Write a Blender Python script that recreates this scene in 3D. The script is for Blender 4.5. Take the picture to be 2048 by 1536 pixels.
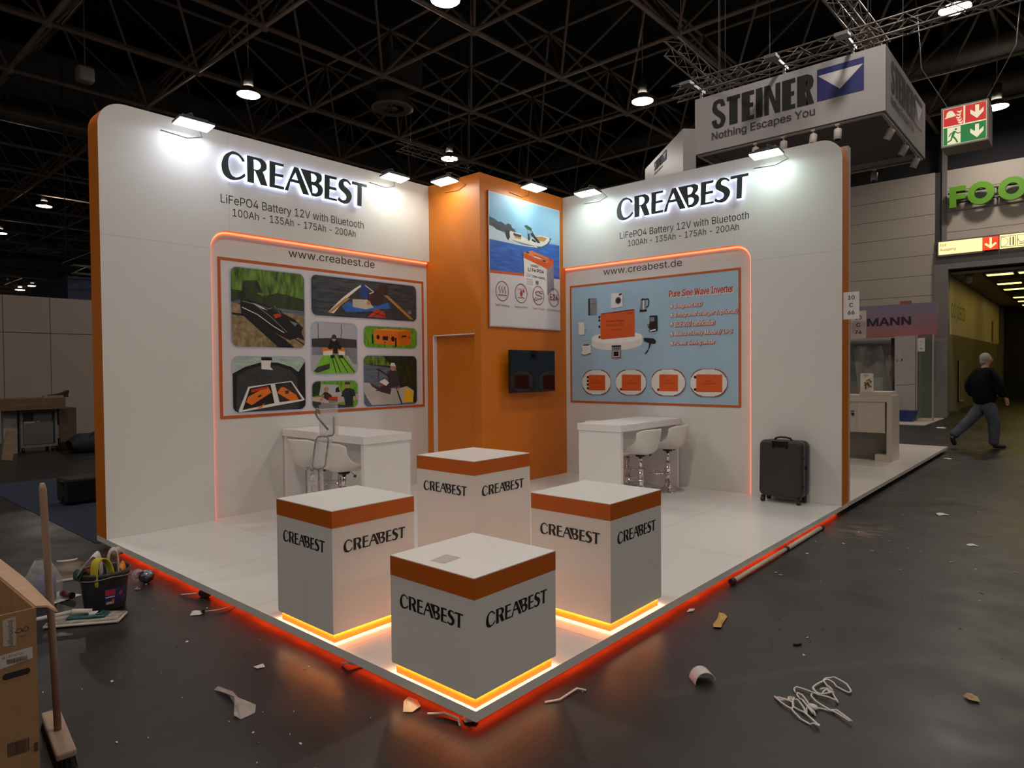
import bpy, bmesh, math, random
from mathutils import Vector, Matrix
random.seed(7)
for o in list(bpy.data.objects): bpy.data.objects.remove(o)
SC = bpy.context.scene
COL = SC.collection
PI = math.pi
# ---------------------------------------------------------------- camera
YAW, PITCH, ROLL = math.radians(41.2713), math.radians(-1.2339), math.radians(-0.5066)
fw = Vector((math.cos(YAW)*math.cos(PITCH), math.sin(YAW)*math.cos(PITCH), math.sin(PITCH)))
rt = Vector((math.sin(YAW), -math.cos(YAW), 0)); up = rt.cross(fw)
r2 = math.cos(ROLL)*rt + math.sin(ROLL)*up; u2 = -math.sin(ROLL)*rt + math.cos(ROLL)*up
cd = bpy.data.cameras.new('camera'); cam = bpy.data.objects.new('camera', cd); COL.objects.link(cam)
M = Matrix((r2, u2, -fw)).transposed().to_4x4(); M.translation = Vector((-2.00588, -1.98297, 1.56727)); cam.matrix_world = M
cd.sensor_width = 36; cd.lens = 1325.4924/2048*36; cd.clip_start = .05; cd.clip_end = 400
SC.camera = cam
# ---------------------------------------------------------------- world, exposure
w = bpy.data.worlds.new('hall_dark'); SC.world = w; w.use_nodes = True
w.node_tree.nodes['Background'].inputs[0].default_value = (1, .87, .76, 1)
w.node_tree.nodes['Background'].inputs[1].default_value = .09
SC.view_settings.view_transform = 'Standard'; SC.view_settings.look = 'None'
SC.view_settings.exposure = 0; SC.view_settings.gamma = 1; SC.view_settings.use_curve_mapping = False
# light levels of the lamps (used in the lamp builders below)
FLOOD, HIGHBAY, LEDRED, LEDWARM, LEDWHITE, STRIP = 29, 165, 13, 48, 3.8, 4
# ---------------------------------------------------------------- materials
def lin(c):
    if isinstance(c, str):
        c = [int(c[i:i+2], 16)/255 for i in (0, 2, 4)]
        c = [x/12.92 if x <= .04045 else ((x+.055)/1.055)**2.4 for x in c]
    return (c[0], c[1], c[2], 1)
MATS = {}
def mat(name, col, rough=.5, metal=0, noise=.06, scale=6, emit=None, es=0, trans=0, alpha=1, bump=0, bscale=60, spec=None, coords='Object', stretch=(1,1,1), col2=None, ior=None):
    if name in MATS: return MATS[name]
    m = bpy.data.materials.new(name); m.use_nodes = True; nt = m.node_tree; b = nt.nodes['Principled BSDF']
    L = nt.links.new
    b.inputs['Roughness'].default_value = rough; b.inputs['Metallic'].default_value = metal
    if spec is not None: b.inputs['Specular IOR Level'].default_value = spec
    if trans: b.inputs['Transmission Weight'].default_value = trans
    if ior: b.inputs['IOR'].default_value = ior
    if alpha < 1: b.inputs['Alpha'].default_value = alpha
    c = lin(col)
    tc = nt.nodes.new('ShaderNodeTexCoord'); mp = nt.nodes.new('ShaderNodeMapping'); mp.inputs['Scale'].default_value = stretch
    L(tc.outputs[coords], mp.inputs[0])
    n = nt.nodes.new('ShaderNodeTexNoise'); n.inputs['Scale'].default_value = scale; n.inputs['Detail'].default_value = 5
    L(mp.outputs[0], n.inputs['Vector'])
    r = nt.nodes.new('ShaderNodeValToRGB')
    k = 1-noise; a2 = lin(col2) if col2 else tuple(min(1, x*(1+noise*.6)) for x in c[:3])+(1,)
    a1 = c if col2 else tuple(x*k for x in c[:3])+(1,)
    r.color_ramp.elements[0].position = .3; r.color_ramp.elements[1].position = .7
    r.color_ramp.elements[0].color = a1; r.color_ramp.elements[1].color = a2
    L(n.outputs['Fac'], r.inputs[0]); L(r.outputs[0], b.inputs['Base Color'])
    if bump:
        n2 = nt.nodes.new('ShaderNodeTexNoise'); n2.inputs['Scale'].default_value = bscale; n2.inputs['Detail'].default_value = 4
        L(mp.outputs[0], n2.inputs['Vector'])
        bp = nt.nodes.new('ShaderNodeBump'); bp.inputs['Strength'].default_value = bump; bp.inputs['Distance'].default_value = .01
        L(n2.outputs['Fac'], bp.inputs['Height']); L(bp.outputs[0], b.inputs['Normal'])
    if emit is not None:
        b.inputs['Emission Color'].default_value = lin(emit); b.inputs['Emission Strength'].default_value = es
    MATS[name] = m; return m
def glow(name, col, s):
    if name in MATS: return MATS[name]
    m = bpy.data.materials.new(name); m.use_nodes = True; nt = m.node_tree; nt.nodes.clear()
    o = nt.nodes.new('ShaderNodeOutputMaterial'); e = nt.nodes.new('ShaderNodeEmission')
    e.inputs[0].default_value = lin(col); e.inputs[1].default_value = s
    nt.links.new(e.outputs[0], o.inputs[0]); MATS[name] = m; return m
WHITE = mat('white_laminate', (.72,.70,.67), .42, noise=.02, scale=1.2)
WHITE2 = mat('white_lacquer', (.78,.77,.75), .3, noise=.02, scale=2)
ORANGE = mat('orange_laminate', (.62,.165,.004), .45, noise=.04, scale=1.5)
ORANGE2 = mat('deep_orange_band', (.50,.105,.004), .45, noise=.04, scale=2)
PLINTH = mat('orange_plinth', (.80,.21,.006), .5, noise=.05, scale=8)
BLACK = mat('black_plastic', (.012,.012,.013), .4, noise=.2)
GREYM = mat('grey_metal', (.25,.25,.26), .4, metal=.7, noise=.1)
CHROME = mat('chrome', (.75,.75,.76), .08, metal=1, noise=.02)
DARKGREEN = mat('dark_green_face', (.012,.026,.024), .35, noise=.05)
INK = mat('black_vinyl', (.012,.012,.014), .5, noise=.05)
CARD = mat('corrugated_cardboard', (.30,.165,.075), .85, noise=.12, scale=14, bump=.15, bscale=200)
CARDIN = mat('cardboard_inside', (.46,.29,.19), .85, noise=.08, scale=14)
# ---------------------------------------------------------------- mesh helpers
import os
FONT=None
try:
    fp=os.path.join(bpy.utils.system_resource('DATAFILES'),'fonts','Inter.woff2')   # the interface typeface that ships inside Blender
    FONT=bpy.data.fonts.load(fp)
except Exception: FONT=None
class MB:
    def __init__(s): s.v=[]; s.f=[]; s.m=[]; s.sm=[]
    def add(s, vs, fs, m=0, smooth=False):
        k=len(s.v); s.v += [tuple(v) for v in vs]
        for f in fs: s.f.append(tuple(i+k for i in f)); s.m.append(m); s.sm.append(smooth)
    def box(s, x0,y0,z0,x1,y1,z1, m=0, mt=None):
        vs=[(x0,y0,z0),(x1,y0,z0),(x1,y1,z0),(x0,y1,z0),(x0,y0,z1),(x1,y0,z1),(x1,y1,z1),(x0,y1,z1)]
        if mt is not None: vs=[mt@Vector(v) for v in vs]
        s.add(vs,[(0,3,2,1),(4,5,6,7),(0,1,5,4),(1,2,6,5),(2,3,7,6),(3,0,4,7)],m)
    def quad(s, a,b,c,d, m=0): s.add([a,b,c,d],[(0,1,2,3)],m)
    def tube(s, path, r, n=8, m=0, caps=True):
        path=[Vector(p) for p in path]; rings=[]
        rr = r if isinstance(r,(list,tuple)) else [r]*len(path)
        prev=None; vs=[]; fs=[]
        for i,p in enumerate(path):
            a=path[max(i-1,0)]; b=path[min(i+1,len(path)-1)]; t=(b-a).normalized()
            if prev is None:
                q=Vector((0,0,1)) if abs(t.z)<.9 else Vector((1,0,0)); x=t.cross(q).normalized()
            else:
                x=(prev-t*prev.dot(t)); x = x.normalized() if x.length>1e-6 else t.orthogonal().normalized()
            prev=x; y=t.cross(x)
            for k in range(n):
                an=2*PI*k/n; vs.append(p+(x*math.cos(an)+y*math.sin(an))*rr[i])
        for i in range(len(path)-1):
            for k in range(n):
                fs.append((i*n+k,i*n+(k+1)%n,(i+1)*n+(k+1)%n,(i+1)*n+k))
        s.add(vs,fs,m,True)
        if caps:
            k=len(s.v)-len(vs)
            s.f.append(tuple(k+i for i in range(n-1,-1,-1))); s.m.append(m); s.sm.append(False)
            s.f.append(tuple(k+(len(path)-1)*n+i for i in range(n))); s.m.append(m); s.sm.append(False)
    def lathe(s, prof, n=24, m=0, o=(0,0,0), mt=None, smooth=True):
        vs=[];fs=[]
        for r,z in prof:
            for k in range(n):
                a=2*PI*k/n; p=Vector((r*math.cos(a),r*math.sin(a),z))
                if mt is not None: p=mt@p
                vs.append(p+Vector(o))
        for i in range(len(prof)-1):
            for k in range(n): fs.append((i*n+k,i*n+(k+1)%n,(i+1)*n+(k+1)%n,(i+1)*n+k))
        s.add(vs,fs,m,smooth)
    def ball(s, c, r, n=12, m=0, sc=(1,1,1), mt=None):
        prof=[]; h=n//2
        vs=[];fs=[]
        for i in range(h+1):
            t=PI*i/h
            for k in range(n):
                a=2*PI*k/n; p=Vector((r*sc[0]*math.sin(t)*math.cos(a),r*sc[1]*math.sin(t)*math.sin(a),-r*sc[2]*math.cos(t)))
                if mt is not None: p=mt@p
                vs.append(p+Vector(c))
        for i in range(h):
            for k in range(n): fs.append((i*n+k,i*n+(k+1)%n,(i+1)*n+(k+1)%n,(i+1)*n+k))
        s.add(vs,fs,m,True)
    def grid(s, rows, m=0, smooth=True):
        n=len(rows[0]); vs=[p for r in rows for p in r]; fs=[]
        for i in range(len(rows)-1):
            for j in range(n-1): fs.append((i*n+j,i*n+j+1,(i+1)*n+j+1,(i+1)*n+j))
        s.add(vs,fs,m,smooth)
    def prism(s, poly, fn, d0, d1, mf=0, ms=None, mb=None):
        """poly in 2D (ccw), fn(a,b,d)->3D ; front at d0, back at d1"""
        n=len(poly); ms = mf if ms is None else ms; mb = ms if mb is None else mb
        vs=[fn(a,b,d0) for a,b in poly]+[fn(a,b,d1) for a,b in poly]; k=len(s.v); s.v+= [tuple(v) for v in vs]
        s.f.append(tuple(range(k,k+n))); s.m.append(mf); s.sm.append(False)
        s.f.append(tuple(range(k+2*n-1,k+n-1,-1))); s.m.append(mb); s.sm.append(False)
        for i in range(n):
            j=(i+1)%n; s.f.append((k+i,k+n+i,k+n+j,k+j)); s.m.append(ms); s.sm.append(False)
    def build(s, name, mats, parent=None, bevel=0, subsurf=0, solid=0, fix=True):
        me=bpy.data.meshes.new(name); me.from_pydata(s.v,[],s.f)
        mats = mats if isinstance(mats,(list,tuple)) else [mats]
        for m in mats: me.materials.append(m)
        me.polygons.foreach_set('material_index', s.m); me.polygons.foreach_set('use_smooth', s.sm)
        if fix:
            bm=bmesh.new(); bm.from_mesh(me); bmesh.ops.recalc_face_normals(bm, faces=bm.faces); bm.to_mesh(me); bm.free()
        me.update(); o=bpy.data.objects.new(name, me); COL.objects.link(o)
        if parent is not None: o.parent=parent
        if solid: md=o.modifiers.new('s','SOLIDIFY'); md.thickness=solid; md.offset=0
        if bevel: md=o.modifiers.new('b','BEVEL'); md.width=bevel; md.segments=2; md.limit_method='ANGLE'
        if subsurf: md=o.modifiers.new('u','SUBSURF'); md.levels=subsurf; md.render_levels=subsurf
        return o
def tag(o, label=None, cat=None, group=None, kind=None):
    if label: o['label']=label
    if cat: o['category']=cat
    if group: o['group']=group
    if kind: o['kind']=kind
    return o
def thing(name, label, cat, loc=(0,0,0), rz=0, group=None, mt=None):
    o=bpy.data.objects.new(name,None); COL.objects.link(o); o.empty_display_size=.1
    if mt is not None: o.matrix_world=mt
    else: o.location=loc; o.rotation_euler=(0,0,rz)
    return tag(o,label,cat,group)
def dup(root, loc, rz, label=None):
    r=root.copy(); COL.objects.link(r); r.location=loc; r.rotation_euler=(0,0,rz)
    if label: r['label']=label
    for ch in list(root.children):
        c=ch.copy(); COL.objects.link(c); c.parent=r
        for g in list(ch.children):
            d=g.copy(); COL.objects.link(d); d.parent=c
    return r
def rrect(x0,y0,x1,y1,r,n=6):
    if isinstance(r,(int,float)): r=(r,)*4      # bl, br, tr, tl
    out=[]
    for (cx,cy,a0,q) in ((x0+r[0],y0+r[0],PI,r[0]),(x1-r[1],y0+r[1],1.5*PI,r[1]),(x1-r[2],y1-r[2],0,r[2]),(x0+r[3],y1-r[3],.5*PI,r[3])):
        if q<=0: out.append((cx,cy)); continue
        for i in range(n+1):
            a=a0+.5*PI*i/n; out.append((cx+q*math.cos(a),cy+q*math.sin(a)))
    return out
def ell(cx,cy,rx,ry,n=28,a0=0,a1=2*PI):
    full = abs(a1-a0)>6.28
    k = n if full else n+1
    return [(cx+rx*math.cos(a0+(a1-a0)*i/n), cy+ry*math.sin(a0+(a1-a0)*i/n)) for i in range(k)]
def clip(poly, x0,y0,x1,y1):
    for ax,lim,sg in ((0,x0,1),(0,x1,-1),(1,y0,1),(1,y1,-1)):
        out=[]
        for i in range(len(poly)):
            a=poly[i-1]; b=poly[i]; da=sg*(a[ax]-lim); db=sg*(b[ax]-lim)
            if (da>=0)!=(db>=0):
                t=da/(da-db); out.append((a[0]+t*(b[0]-a[0]), a[1]+t*(b[1]-a[1])))
            if db>=0: out.append(b)
        poly=out
        if not poly: return []
    return poly
def line(pts, wd, closed=False):
    """2D polyline -> list of quads of given width"""
    q=[]; n=len(pts)
    for i in range(n if closed else n-1):
        a=Vector(pts[i]); b=Vector(pts[(i+1)%n]); d=(b-a)
        if d.length<1e-6: continue
        d.normalize(); p=Vector((-d.y,d.x))*wd/2; e=d*wd*.25
        q.append([tuple(a-p-e),tuple(b-p+e),tuple(b+p+e),tuple(a+p-e)])
    return q
def curve_mesh(splines, extrude=0, offset=0, bevel=0):
    """filled 2D outlines (holes allowed) -> (verts, faces) in the XY plane, z from -extrude to extrude"""
    c=bpy.data.curves.new('c','CURVE'); c.dimensions='2D'; c.fill_mode='BOTH'; c.extrude=extrude; c.offset=offset
    for s in splines:
        sp=c.splines.new('POLY'); sp.points.add(len(s)-1)
        for p,q in zip(sp.points,s): p.co=(q[0],q[1],0,1)
        sp.use_cyclic_u=True
    return _cm(c)
def _cm(c):
    o=bpy.data.objects.new('c',c); COL.objects.link(o); dg=bpy.context.evaluated_depsgraph_get(); dg.update()
    me=o.evaluated_get(dg).to_mesh(); vs=[v.co.copy() for v in me.vertices]; fs=[tuple(p.vertices) for p in me.polygons]
    nz=[p.normal.z for p in me.polygons]
    o.evaluated_get(dg).to_mesh_clear(); bpy.data.objects.remove(o); bpy.data.curves.remove(c)
    return vs,fs,nz
def unknot(p):
    # split an outline that crosses itself into simple loops
    n=len(p)
    for i in range(n):
        a,b=p[i],p[(i+1)%n]
        for j in range(i+2,n):
            if i==0 and j==n-1: continue
            c,d=p[j],p[(j+1)%n]; den=(b[0]-a[0])*(d[1]-c[1])-(b[1]-a[1])*(d[0]-c[0])
            if abs(den)<1e-12: continue
            t=((c[0]-a[0])*(d[1]-c[1])-(c[1]-a[1])*(d[0]-c[0]))/den; u=((c[0]-a[0])*(b[1]-a[1])-(c[1]-a[1])*(b[0]-a[0]))/den
            if 1e-6<t<1-1e-6 and 1e-6<u<1-1e-6:
                x=(a[0]+t*(b[0]-a[0]),a[1]+t*(b[1]-a[1]))
                return [q for k in ([x]+p[i+1:j+1], p[:i+1]+[x]+p[j+1:]) if len(k)>2 for q in unknot(k)]
    return [p]
def _glyphs(c):
    # outlines of the letters, each outer contour filled with its own holes (letters built of crossing strokes stay solid)
    from mathutils.geometry import interpolate_bezier
    o=bpy.data.objects.new('t',c); COL.objects.link(o); dg=bpy.context.evaluated_depsgraph_get(); dg.update()
    cu=o.to_curve(dg); polys=[]; ex=c.extrude
    for sp in cu.splines:
        b=sp.bezier_points; n=len(b)
        if not n: continue
        p=[]
        for i in range(n):
            q0,q1=b[i],b[(i+1)%n]; k=2 if (q0.handle_right-q0.co).length<1e-5 and (q1.handle_left-q1.co).length<1e-5 else 5
            for v in interpolate_bezier(q0.co,q0.handle_right,q1.handle_left,q1.co,k)[:-1]:
                if not p or (Vector(p[-1])-v.xy).length>1e-5: p.append((v.x,v.y))
        if len(p)>2: polys += unknot(p)
    o.to_curve_clear(); bpy.data.objects.remove(o); bpy.data.curves.remove(c)
    if not polys: return [],[],[]
    area=lambda p: sum(p[i-1][0]*p[i][1]-p[i][0]*p[i-1][1] for i in range(len(p)))/2
    A=[area(p) for p in polys]; sg=1 if max(A,key=abs)>0 else -1
    def inside(pt,p):
        r=False
        for i in range(len(p)):
            a,b=p[i-1],p[i]
            if (a[1]>pt[1])!=(b[1]>pt[1]) and pt[0]<(b[0]-a[0])*(pt[1]-a[1])/(b[1]-a[1])+a[0]: r=not r
        return r
    outs=[[p,[]] for p,a in zip(polys,A) if a*sg>0]
    for p,a in zip(polys,A):
        if a*sg<=0:
            cand=[q for q in outs if inside(p[0],q[0])]
            if cand: min(cand,key=lambda q:abs(area(q[0])))[1].append(p)
    batches=[]
    for p,h in outs:
        bb=(min(x for x,y in p),min(y for x,y in p),max(x for x,y in p),max(y for x,y in p))
        for bt in batches:
            if all(bb[0]>k[2] or bb[2]<k[0] or bb[1]>k[3] or bb[3]<k[1] for k in bt[0]): bt[0].append(bb); bt[1].extend([p]+h); break
        else: batches.append(([bb],[p]+h))
    V,Fc,N=[],[],[]
    for bb,sp in batches:
        vs,fs,nz=curve_mesh(sp,ex); k=len(V); V+=vs; Fc+=[tuple(i+k for i in f) for f in fs]; N+=nz
    return V,Fc,N
def text_mesh(s, size=1, align='LEFT', offset=0, sx=1, spacing=1, extrude=0, shear=0, width=None, height=None):
    c=bpy.data.curves.new('t','FONT'); c.body=s; c.size=size; c.align_x=align; c.space_character=spacing; c.extrude=extrude; c.shear=shear
    c.resolution_u=4
    if FONT: c.font=FONT
    vs,fs,nz=_glyphs(c)
    if vs and (width or height):
        x0=min(v.x for v in vs); x1=max(v.x for v in vs); y0=min(v.y for v in vs); y1=max(v.y for v in vs)
        kx=width/(x1-x0) if width else None; ky=height/(y1-y0) if height else None
        kx = kx or ky; ky = ky or kx
        for v in vs: v.x=(v.x-x0)*kx; v.y=(v.y-y0)*ky
    if offset and vs:      # heavier strokes: the same letters again, nudged to either side
        k0=offset*(1 if not (width or height) else (ky*size*.9 if ky else 1)); base=[v.copy() for v in vs]; bf=list(fs); n=len(base)
        for q,(dx,dy) in enumerate(((k0,0),(-k0,0),(0,k0*.6),(0,-k0*.6),(k0*.7,k0*.5),(-k0*.7,-k0*.5))):
            vs+=[Vector((v.x+dx,v.y+dy,v.z+.00002*(q+1))) for v in base]; fs+=[tuple(i+n*(q+1) for i in f) for f in bf]
    if sx!=1:
        for v in vs: v.x*=sx
    return vs,fs,nz
class Flat:
    """prints and lettering lying on a plane: origin, right, up, outward normal; each later layer 0.4 mm further out"""
    def __init__(s,o,r,u,n): s.o=Vector(o);s.r=Vector(r);s.u=Vector(u);s.n=Vector(n);s.mb=MB();s.mats=[];s.k=0;s.box=None;s.step=.0004
    def mi(s,m):
        if m not in s.mats: s.mats.append(m)
        return s.mats.index(m)
    def P(s,a,b,d=None): return s.o+s.r*a+s.u*b+s.n*(s.k*s.step if d is None else d)
    def poly(s,pts,m,keep=False):
        if s.box: pts=clip([s.tr(p) for p in pts],*s.box)
        if len(pts)<3: return
        if not keep: s.k+=1
        s.mb.add([s.P(a,b) for a,b in pts],[tuple(range(len(pts)))],s.mi(m))
    def tr(s,p):
        x0,y0,x1,y1=s.box; return (x0+(x1-x0)*p[0], y0+(y1-y0)*p[1])
    def rect(s,x0,y0,x1,y1,m): s.poly([(x0,y0),(x1,y0),(x1,y1),(x0,y1)],m)
    def shape(s,splines,m):
        s.k+=1; vs,fs,nz=curve_mesh(splines); s.mb.add([s.P(v.x,v.y) for v in vs],fs,s.mi(m))
    def stroke(s,pts,wd,m,closed=False):
        s.k+=1
        for q in line([s.tr(p) for p in pts] if s.box else pts,wd,closed):
            q = clip(q,*s.box) if s.box else q
            if len(q)>2: s.mb.add([s.P(a,b) for a,b in q],[tuple(range(len(q)))],s.mi(m))
    def text(s,t,x,y,m,size=.1,align='LEFT',**k):
        s.k+=1; vs,fs,nz=text_mesh(t,size,align,**k); s.mb.add([s.P(x+v.x,y+v.y,s.k*s.step+v.z) for v in vs],fs,s.mi(m))
    def build(s,name,parent=None): return s.mb.build(name,s.mats,parent,fix=False)
def smooth_poly(p, it=2):
    for _ in range(it):
        n=len(p); cor=[]
        for i in range(n):
            a=Vector(p[i])-Vector(p[i-1]); b=Vector(p[(i+1)%n])-Vector(p[i])
            cor.append(a.length<1e-9 or b.length<1e-9 or a.angle(b)>.85)
        out=[]
        for i in range(n):
            j=(i+1)%n; out.append(p[i])
            if cor[i] and cor[j]: continue
            a=Vector(p[i-1]) if not cor[i] else Vector(p[i])*1.0
            d=Vector(p[(j+1)%n]) if not cor[j] else Vector(p[j])*1.0
            mid=(Vector(p[i])+Vector(p[j]))*.5625-(a+d)*.0625
            if cor[i] or cor[j]: mid=(Vector(p[i])+Vector(p[j]))*.5+( (Vector(p[j])-d) if cor[i] else (Vector(p[i])-a))*.0625
            out.append(tuple(mid))
        p=out
    return p
# ---------------------------------------------------------------- sizes of the stand
LX, LY, ZP = 5.5, 4.554, .10            # inner wall faces, platform top
HT = 3.967                              # wall top
TX, TY = 3.825, 3.631                   # faces of the orange corner cabin
BX, BY = LX+.247, LY+.255               # outer wall faces
RZ, RX = 2.985, .965                    # recess top, recess edge from the free wall end
RD = .06                                # recess depth
LOGO = {
 'C': [[(0.1372,0.755),(0.1244,0.877),(0.1054,0.968),(0.0849,1.02),(0.0625,1.02),(0.0365,0.921),(0.0151,0.771),(0.0019,0.546),(0.0,0.353),(0.0064,0.157),(0.0246,0.02),(0.0478,-0.042),(0.0691,-0.049),(0.0954,0),(0.1173,0.066),(0.1395,0.199),(0.1339,0.299),(0.1201,0.211),(0.1006,0.121),(0.0803,0.076),(0.0614,0.109),(0.0476,0.229),(0.0388,0.438),(0.0395,0.66),(0.0479,0.806),(0.0623,0.893),(0.0813,0.916),(0.1003,0.886),(0.1145,0.802),(0.1239,0.711)]],
 'R': [[(0.1515,1),(0.211,1),(0.2401,1),(0.2623,0.916),(0.2737,0.778),(0.2707,0.635),(0.2525,0.517),(0.2489,0.49),(0.2776,0),(0.2343,0),(0.2019,0.455),(0.1935,0.464),(0.1907,0),(0.1512,0)],[(0.1907,0.901),(0.2117,0.908),(0.2306,0.838),(0.2368,0.709),(0.2274,0.589),(0.2096,0.533),(0.1912,0.531)]],
 'E': [[(0.2923,1),(0.3849,1),(0.383,0.9),(0.3295,0.896),(0.327,0.568),(0.3816,0.578),(0.3797,0.471),(0.3262,0.461),(0.3232,0.114),(0.3867,0.109),(0.3832,0),(0.2896,0)]],
 'A': [[(0.4547,1),(0.484,1),(0.5575,0),(0.5141,0),(0.4879,0.381),(0.4285,0.382),(0.4112,0),(0.3885,0)],[(0.4641,0.791),(0.4815,0.494),(0.437,0.499)]],
 'B': [[(0.499,1),(0.5754,1),(0.6217,1),(0.6461,0.937),(0.6504,0.794),(0.643,0.668),(0.6275,0.565),(0.6466,0.491),(0.6569,0.355),(0.6517,0.183),(0.6337,0.061),(0.6102,0),(0.5756,0)],[(0.5711,0.908),(0.5953,0.903),(0.6107,0.822),(0.6104,0.707),(0.5973,0.597),(0.5731,0.575)],[(0.5768,0.446),(0.5998,0.437),(0.6176,0.354),(0.6172,0.222),(0.6019,0.124),(0.5799,0.123)]],
 'EE': [[(0.6716,1),(0.7608,1),(0.7587,0.893),(0.709,0.883),(0.7063,0.555),(0.7578,0.55),(0.7563,0.437),(0.7054,0.44),(0.702,0.09),(0.7639,0.085),(0.7606,0),(0.6672,0)]],
 'S': [[(0.8722,0.86),(0.8554,0.97),(0.8335,1.02),(0.8097,1.02),(0.7883,0.93),(0.775,0.776),(0.7764,0.626),(0.7898,0.524),(0.8131,0.428),(0.8304,0.337),(0.8339,0.229),(0.8236,0.134),(0.8048,0.101),(0.7875,0.131),(0.7766,0.203),(0.7676,0.081),(0.7871,0),(0.815,-0.04),(0.8434,0),(0.8659,0.151),(0.8759,0.324),(0.8699,0.472),(0.8513,0.603),(0.8232,0.704),(0.8128,0.792),(0.8181,0.884),(0.8332,0.918),(0.8488,0.891),(0.8632,0.807)]],
 'T': [[(0.8808,1),(1.0,1),(0.9984,0.878),(0.9588,0.876),(0.9539,0),(0.9188,0),(0.9236,0.876),(0.8786,0.872)]],
}
LOGO = {k:[smooth_poly(c) for c in v] for k,v in LOGO.items()}
def flat_logo(F, x, y, wd, h, m):
    F.k+=1
    for k,v in LOGO.items():
        vs,fs,nz=curve_mesh([[(x+a*wd, y+b*h) for a,b in c] for c in v])
        F.mb.add([F.P(q.x,q.y) for q in vs],fs,F.mi(m))
# ---------------------------------------------------------------- hall: floor
def floor_material():
    m=bpy.data.materials.new('dark_hall_floor'); m.use_nodes=True; nt=m.node_tree; b=nt.nodes['Principled BSDF']; L=nt.links.new
    N=nt.nodes.new
    tc=N('ShaderNodeTexCoord'); P=tc.outputs['Object']
    sep=N('ShaderNodeSeparateXYZ'); L(P,sep.inputs[0]); X,Y=sep.outputs[0],sep.outputs[1]
    def math_(op,a,bb=None,cl=False):
        n=N('ShaderNodeMath'); n.operation=op; n.use_clamp=cl
        for i,v in enumerate((a,bb)):
            if v is None: continue
            if isinstance(v,(int,float)): n.inputs[i].default_value=v
            else: L(v,n.inputs[i])
        return n.outputs[0]
    def noise(s,d=4,st=None):
        n=N('ShaderNodeTexNoise'); n.inputs['Scale'].default_value=s; n.inputs['Detail'].default_value=d
        if st:
            mp=N('ShaderNodeMapping'); mp.inputs['Scale'].default_value=st; L(P,mp.inputs[0]); L(mp.outputs[0],n.inputs['Vector'])
        else: L(P,n.inputs['Vector'])
        return n.outputs['Fac']
    def ramp(v,a,c):
        n=N('ShaderNodeMapRange'); n.inputs['From Min'].default_value=a; n.inputs['From Max'].default_value=c; L(v,n.inputs['Value']); return n.outputs[0]
    def band(v,a,c):   # 1 inside a..c
        return math_('MULTIPLY',math_('GREATER_THAN',v,a),math_('LESS_THAN',v,c))
    def near(v,per,wd,off=0):   # thin lines every per
        q=math_('MODULO',math_('ADD',v,1000*per+off),per); return math_('LESS_THAN',q,wd)
    big=noise(.35,5); med=noise(3,6); fine=noise(40,5); spk=noise(160,2)
    mix=N('ShaderNodeMix'); mix.data_type='RGBA'; L(ramp(big,.35,.65),mix.inputs['Factor'])
    mix.inputs['A'].default_value=(.0085,.0078,.0078,1); mix.inputs['B'].default_value=(.0155,.0140,.0135,1)
    def over(base,fac,col):
        n=N('ShaderNodeMix'); n.data_type='RGBA'; L(fac,n.inputs['Factor']); L(base,n.inputs['A']); n.inputs['B'].default_value=col; return n.outputs['Result']
    c=mix.outputs['Result']
    c=over(c,math_('MULTIPLY',ramp(med,.55,.8),.35),(.028,.0255,.0245,1))
    c=over(c,math_('MULTIPLY',ramp(spk,.72,.8),.35),(.09,.083,.078,1))
    # long scuffs
    sc=noise(1.2,6,(1,9,1)); c=over(c,math_('MULTIPLY',ramp(sc,.66,.8),.3),(.045,.042,.04,1))
    # service channel with ribbed cover plates along the left edge of the stand
    chan=math_('MULTIPLY',band(X,-.235,.16),band(Y,-3,30))
    rib=math_('MULTIPLY',chan,near(Y,.112,.008))
    slotrows=math_('MULTIPLY',math_('MULTIPLY',near(Y,.035,.014),near(X,.026,.013)),math_('MULTIPLY',chan,math_('MAXIMUM',band(Y,-.1,.36),band(Y,2.2,3.2))))
    edge=math_('MULTIPLY',math_('MAXIMUM',band(X,-.243,-.229),band(X,.155,.165)),band(Y,-3,30))
    # second channel at the right
    chan2=math_('MULTIPLY',band(Y,-1.62,-1.0),band(X,4.52,5.12)); 
    rib2=math_('MULTIPLY',chan2,near(Y,.1,.008)); e2=math_('MULTIPLY',band(Y,-8,-1.0),math_('MAXIMUM',band(X,4.515,4.53),band(X,5.11,5.125)))
    # slab joints
    joints=math_('MAXIMUM',near(X,6.2,.008,2.9),near(Y,6.2,.008,4.15))
    dark=math_('MAXIMUM',math_('MAXIMUM',rib,slotrows),math_('MAXIMUM',math_('MAXIMUM',edge,math_('MAXIMUM',rib2,e2)),joints))
    c=over(c,math_('MULTIPLY',chan,.25),(.022,.021,.0205,1))
    # sawdust swept about near the right corner
    dx=math_('SUBTRACT',X,4.9); dy=math_('SUBTRACT',Y,-.35)
    dd=math_('ADD',math_('MULTIPLY',math_('MULTIPLY',dx,dx),3.2),math_('MULTIPLY',math_('MULTIPLY',dy,dy),14))
    st=noise(9,6,(1,.5,1)); dust=math_('MULTIPLY',math_('SUBTRACT',1,dd,True),ramp(st,.44,.62),True)
    c=over(c,math_('MULTIPLY',dust,.75),(.17,.125,.09,1))
    # pale powder by the bucket
    dx=math_('SUBTRACT',X,-.4); dy=math_('SUBTRACT',Y,4.15)
    dd=math_('ADD',math_('MULTIPLY',math_('MULTIPLY',dx,dx),9),math_('MULTIPLY',math_('MULTIPLY',dy,dy),7))
    d2=math_('MULTIPLY',math_('SUBTRACT',1,dd,True),ramp(noise(7,7),.36,.6),True)
    c=over(c,math_('MULTIPLY',d2,.9),(.19,.13,.08,1))
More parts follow.
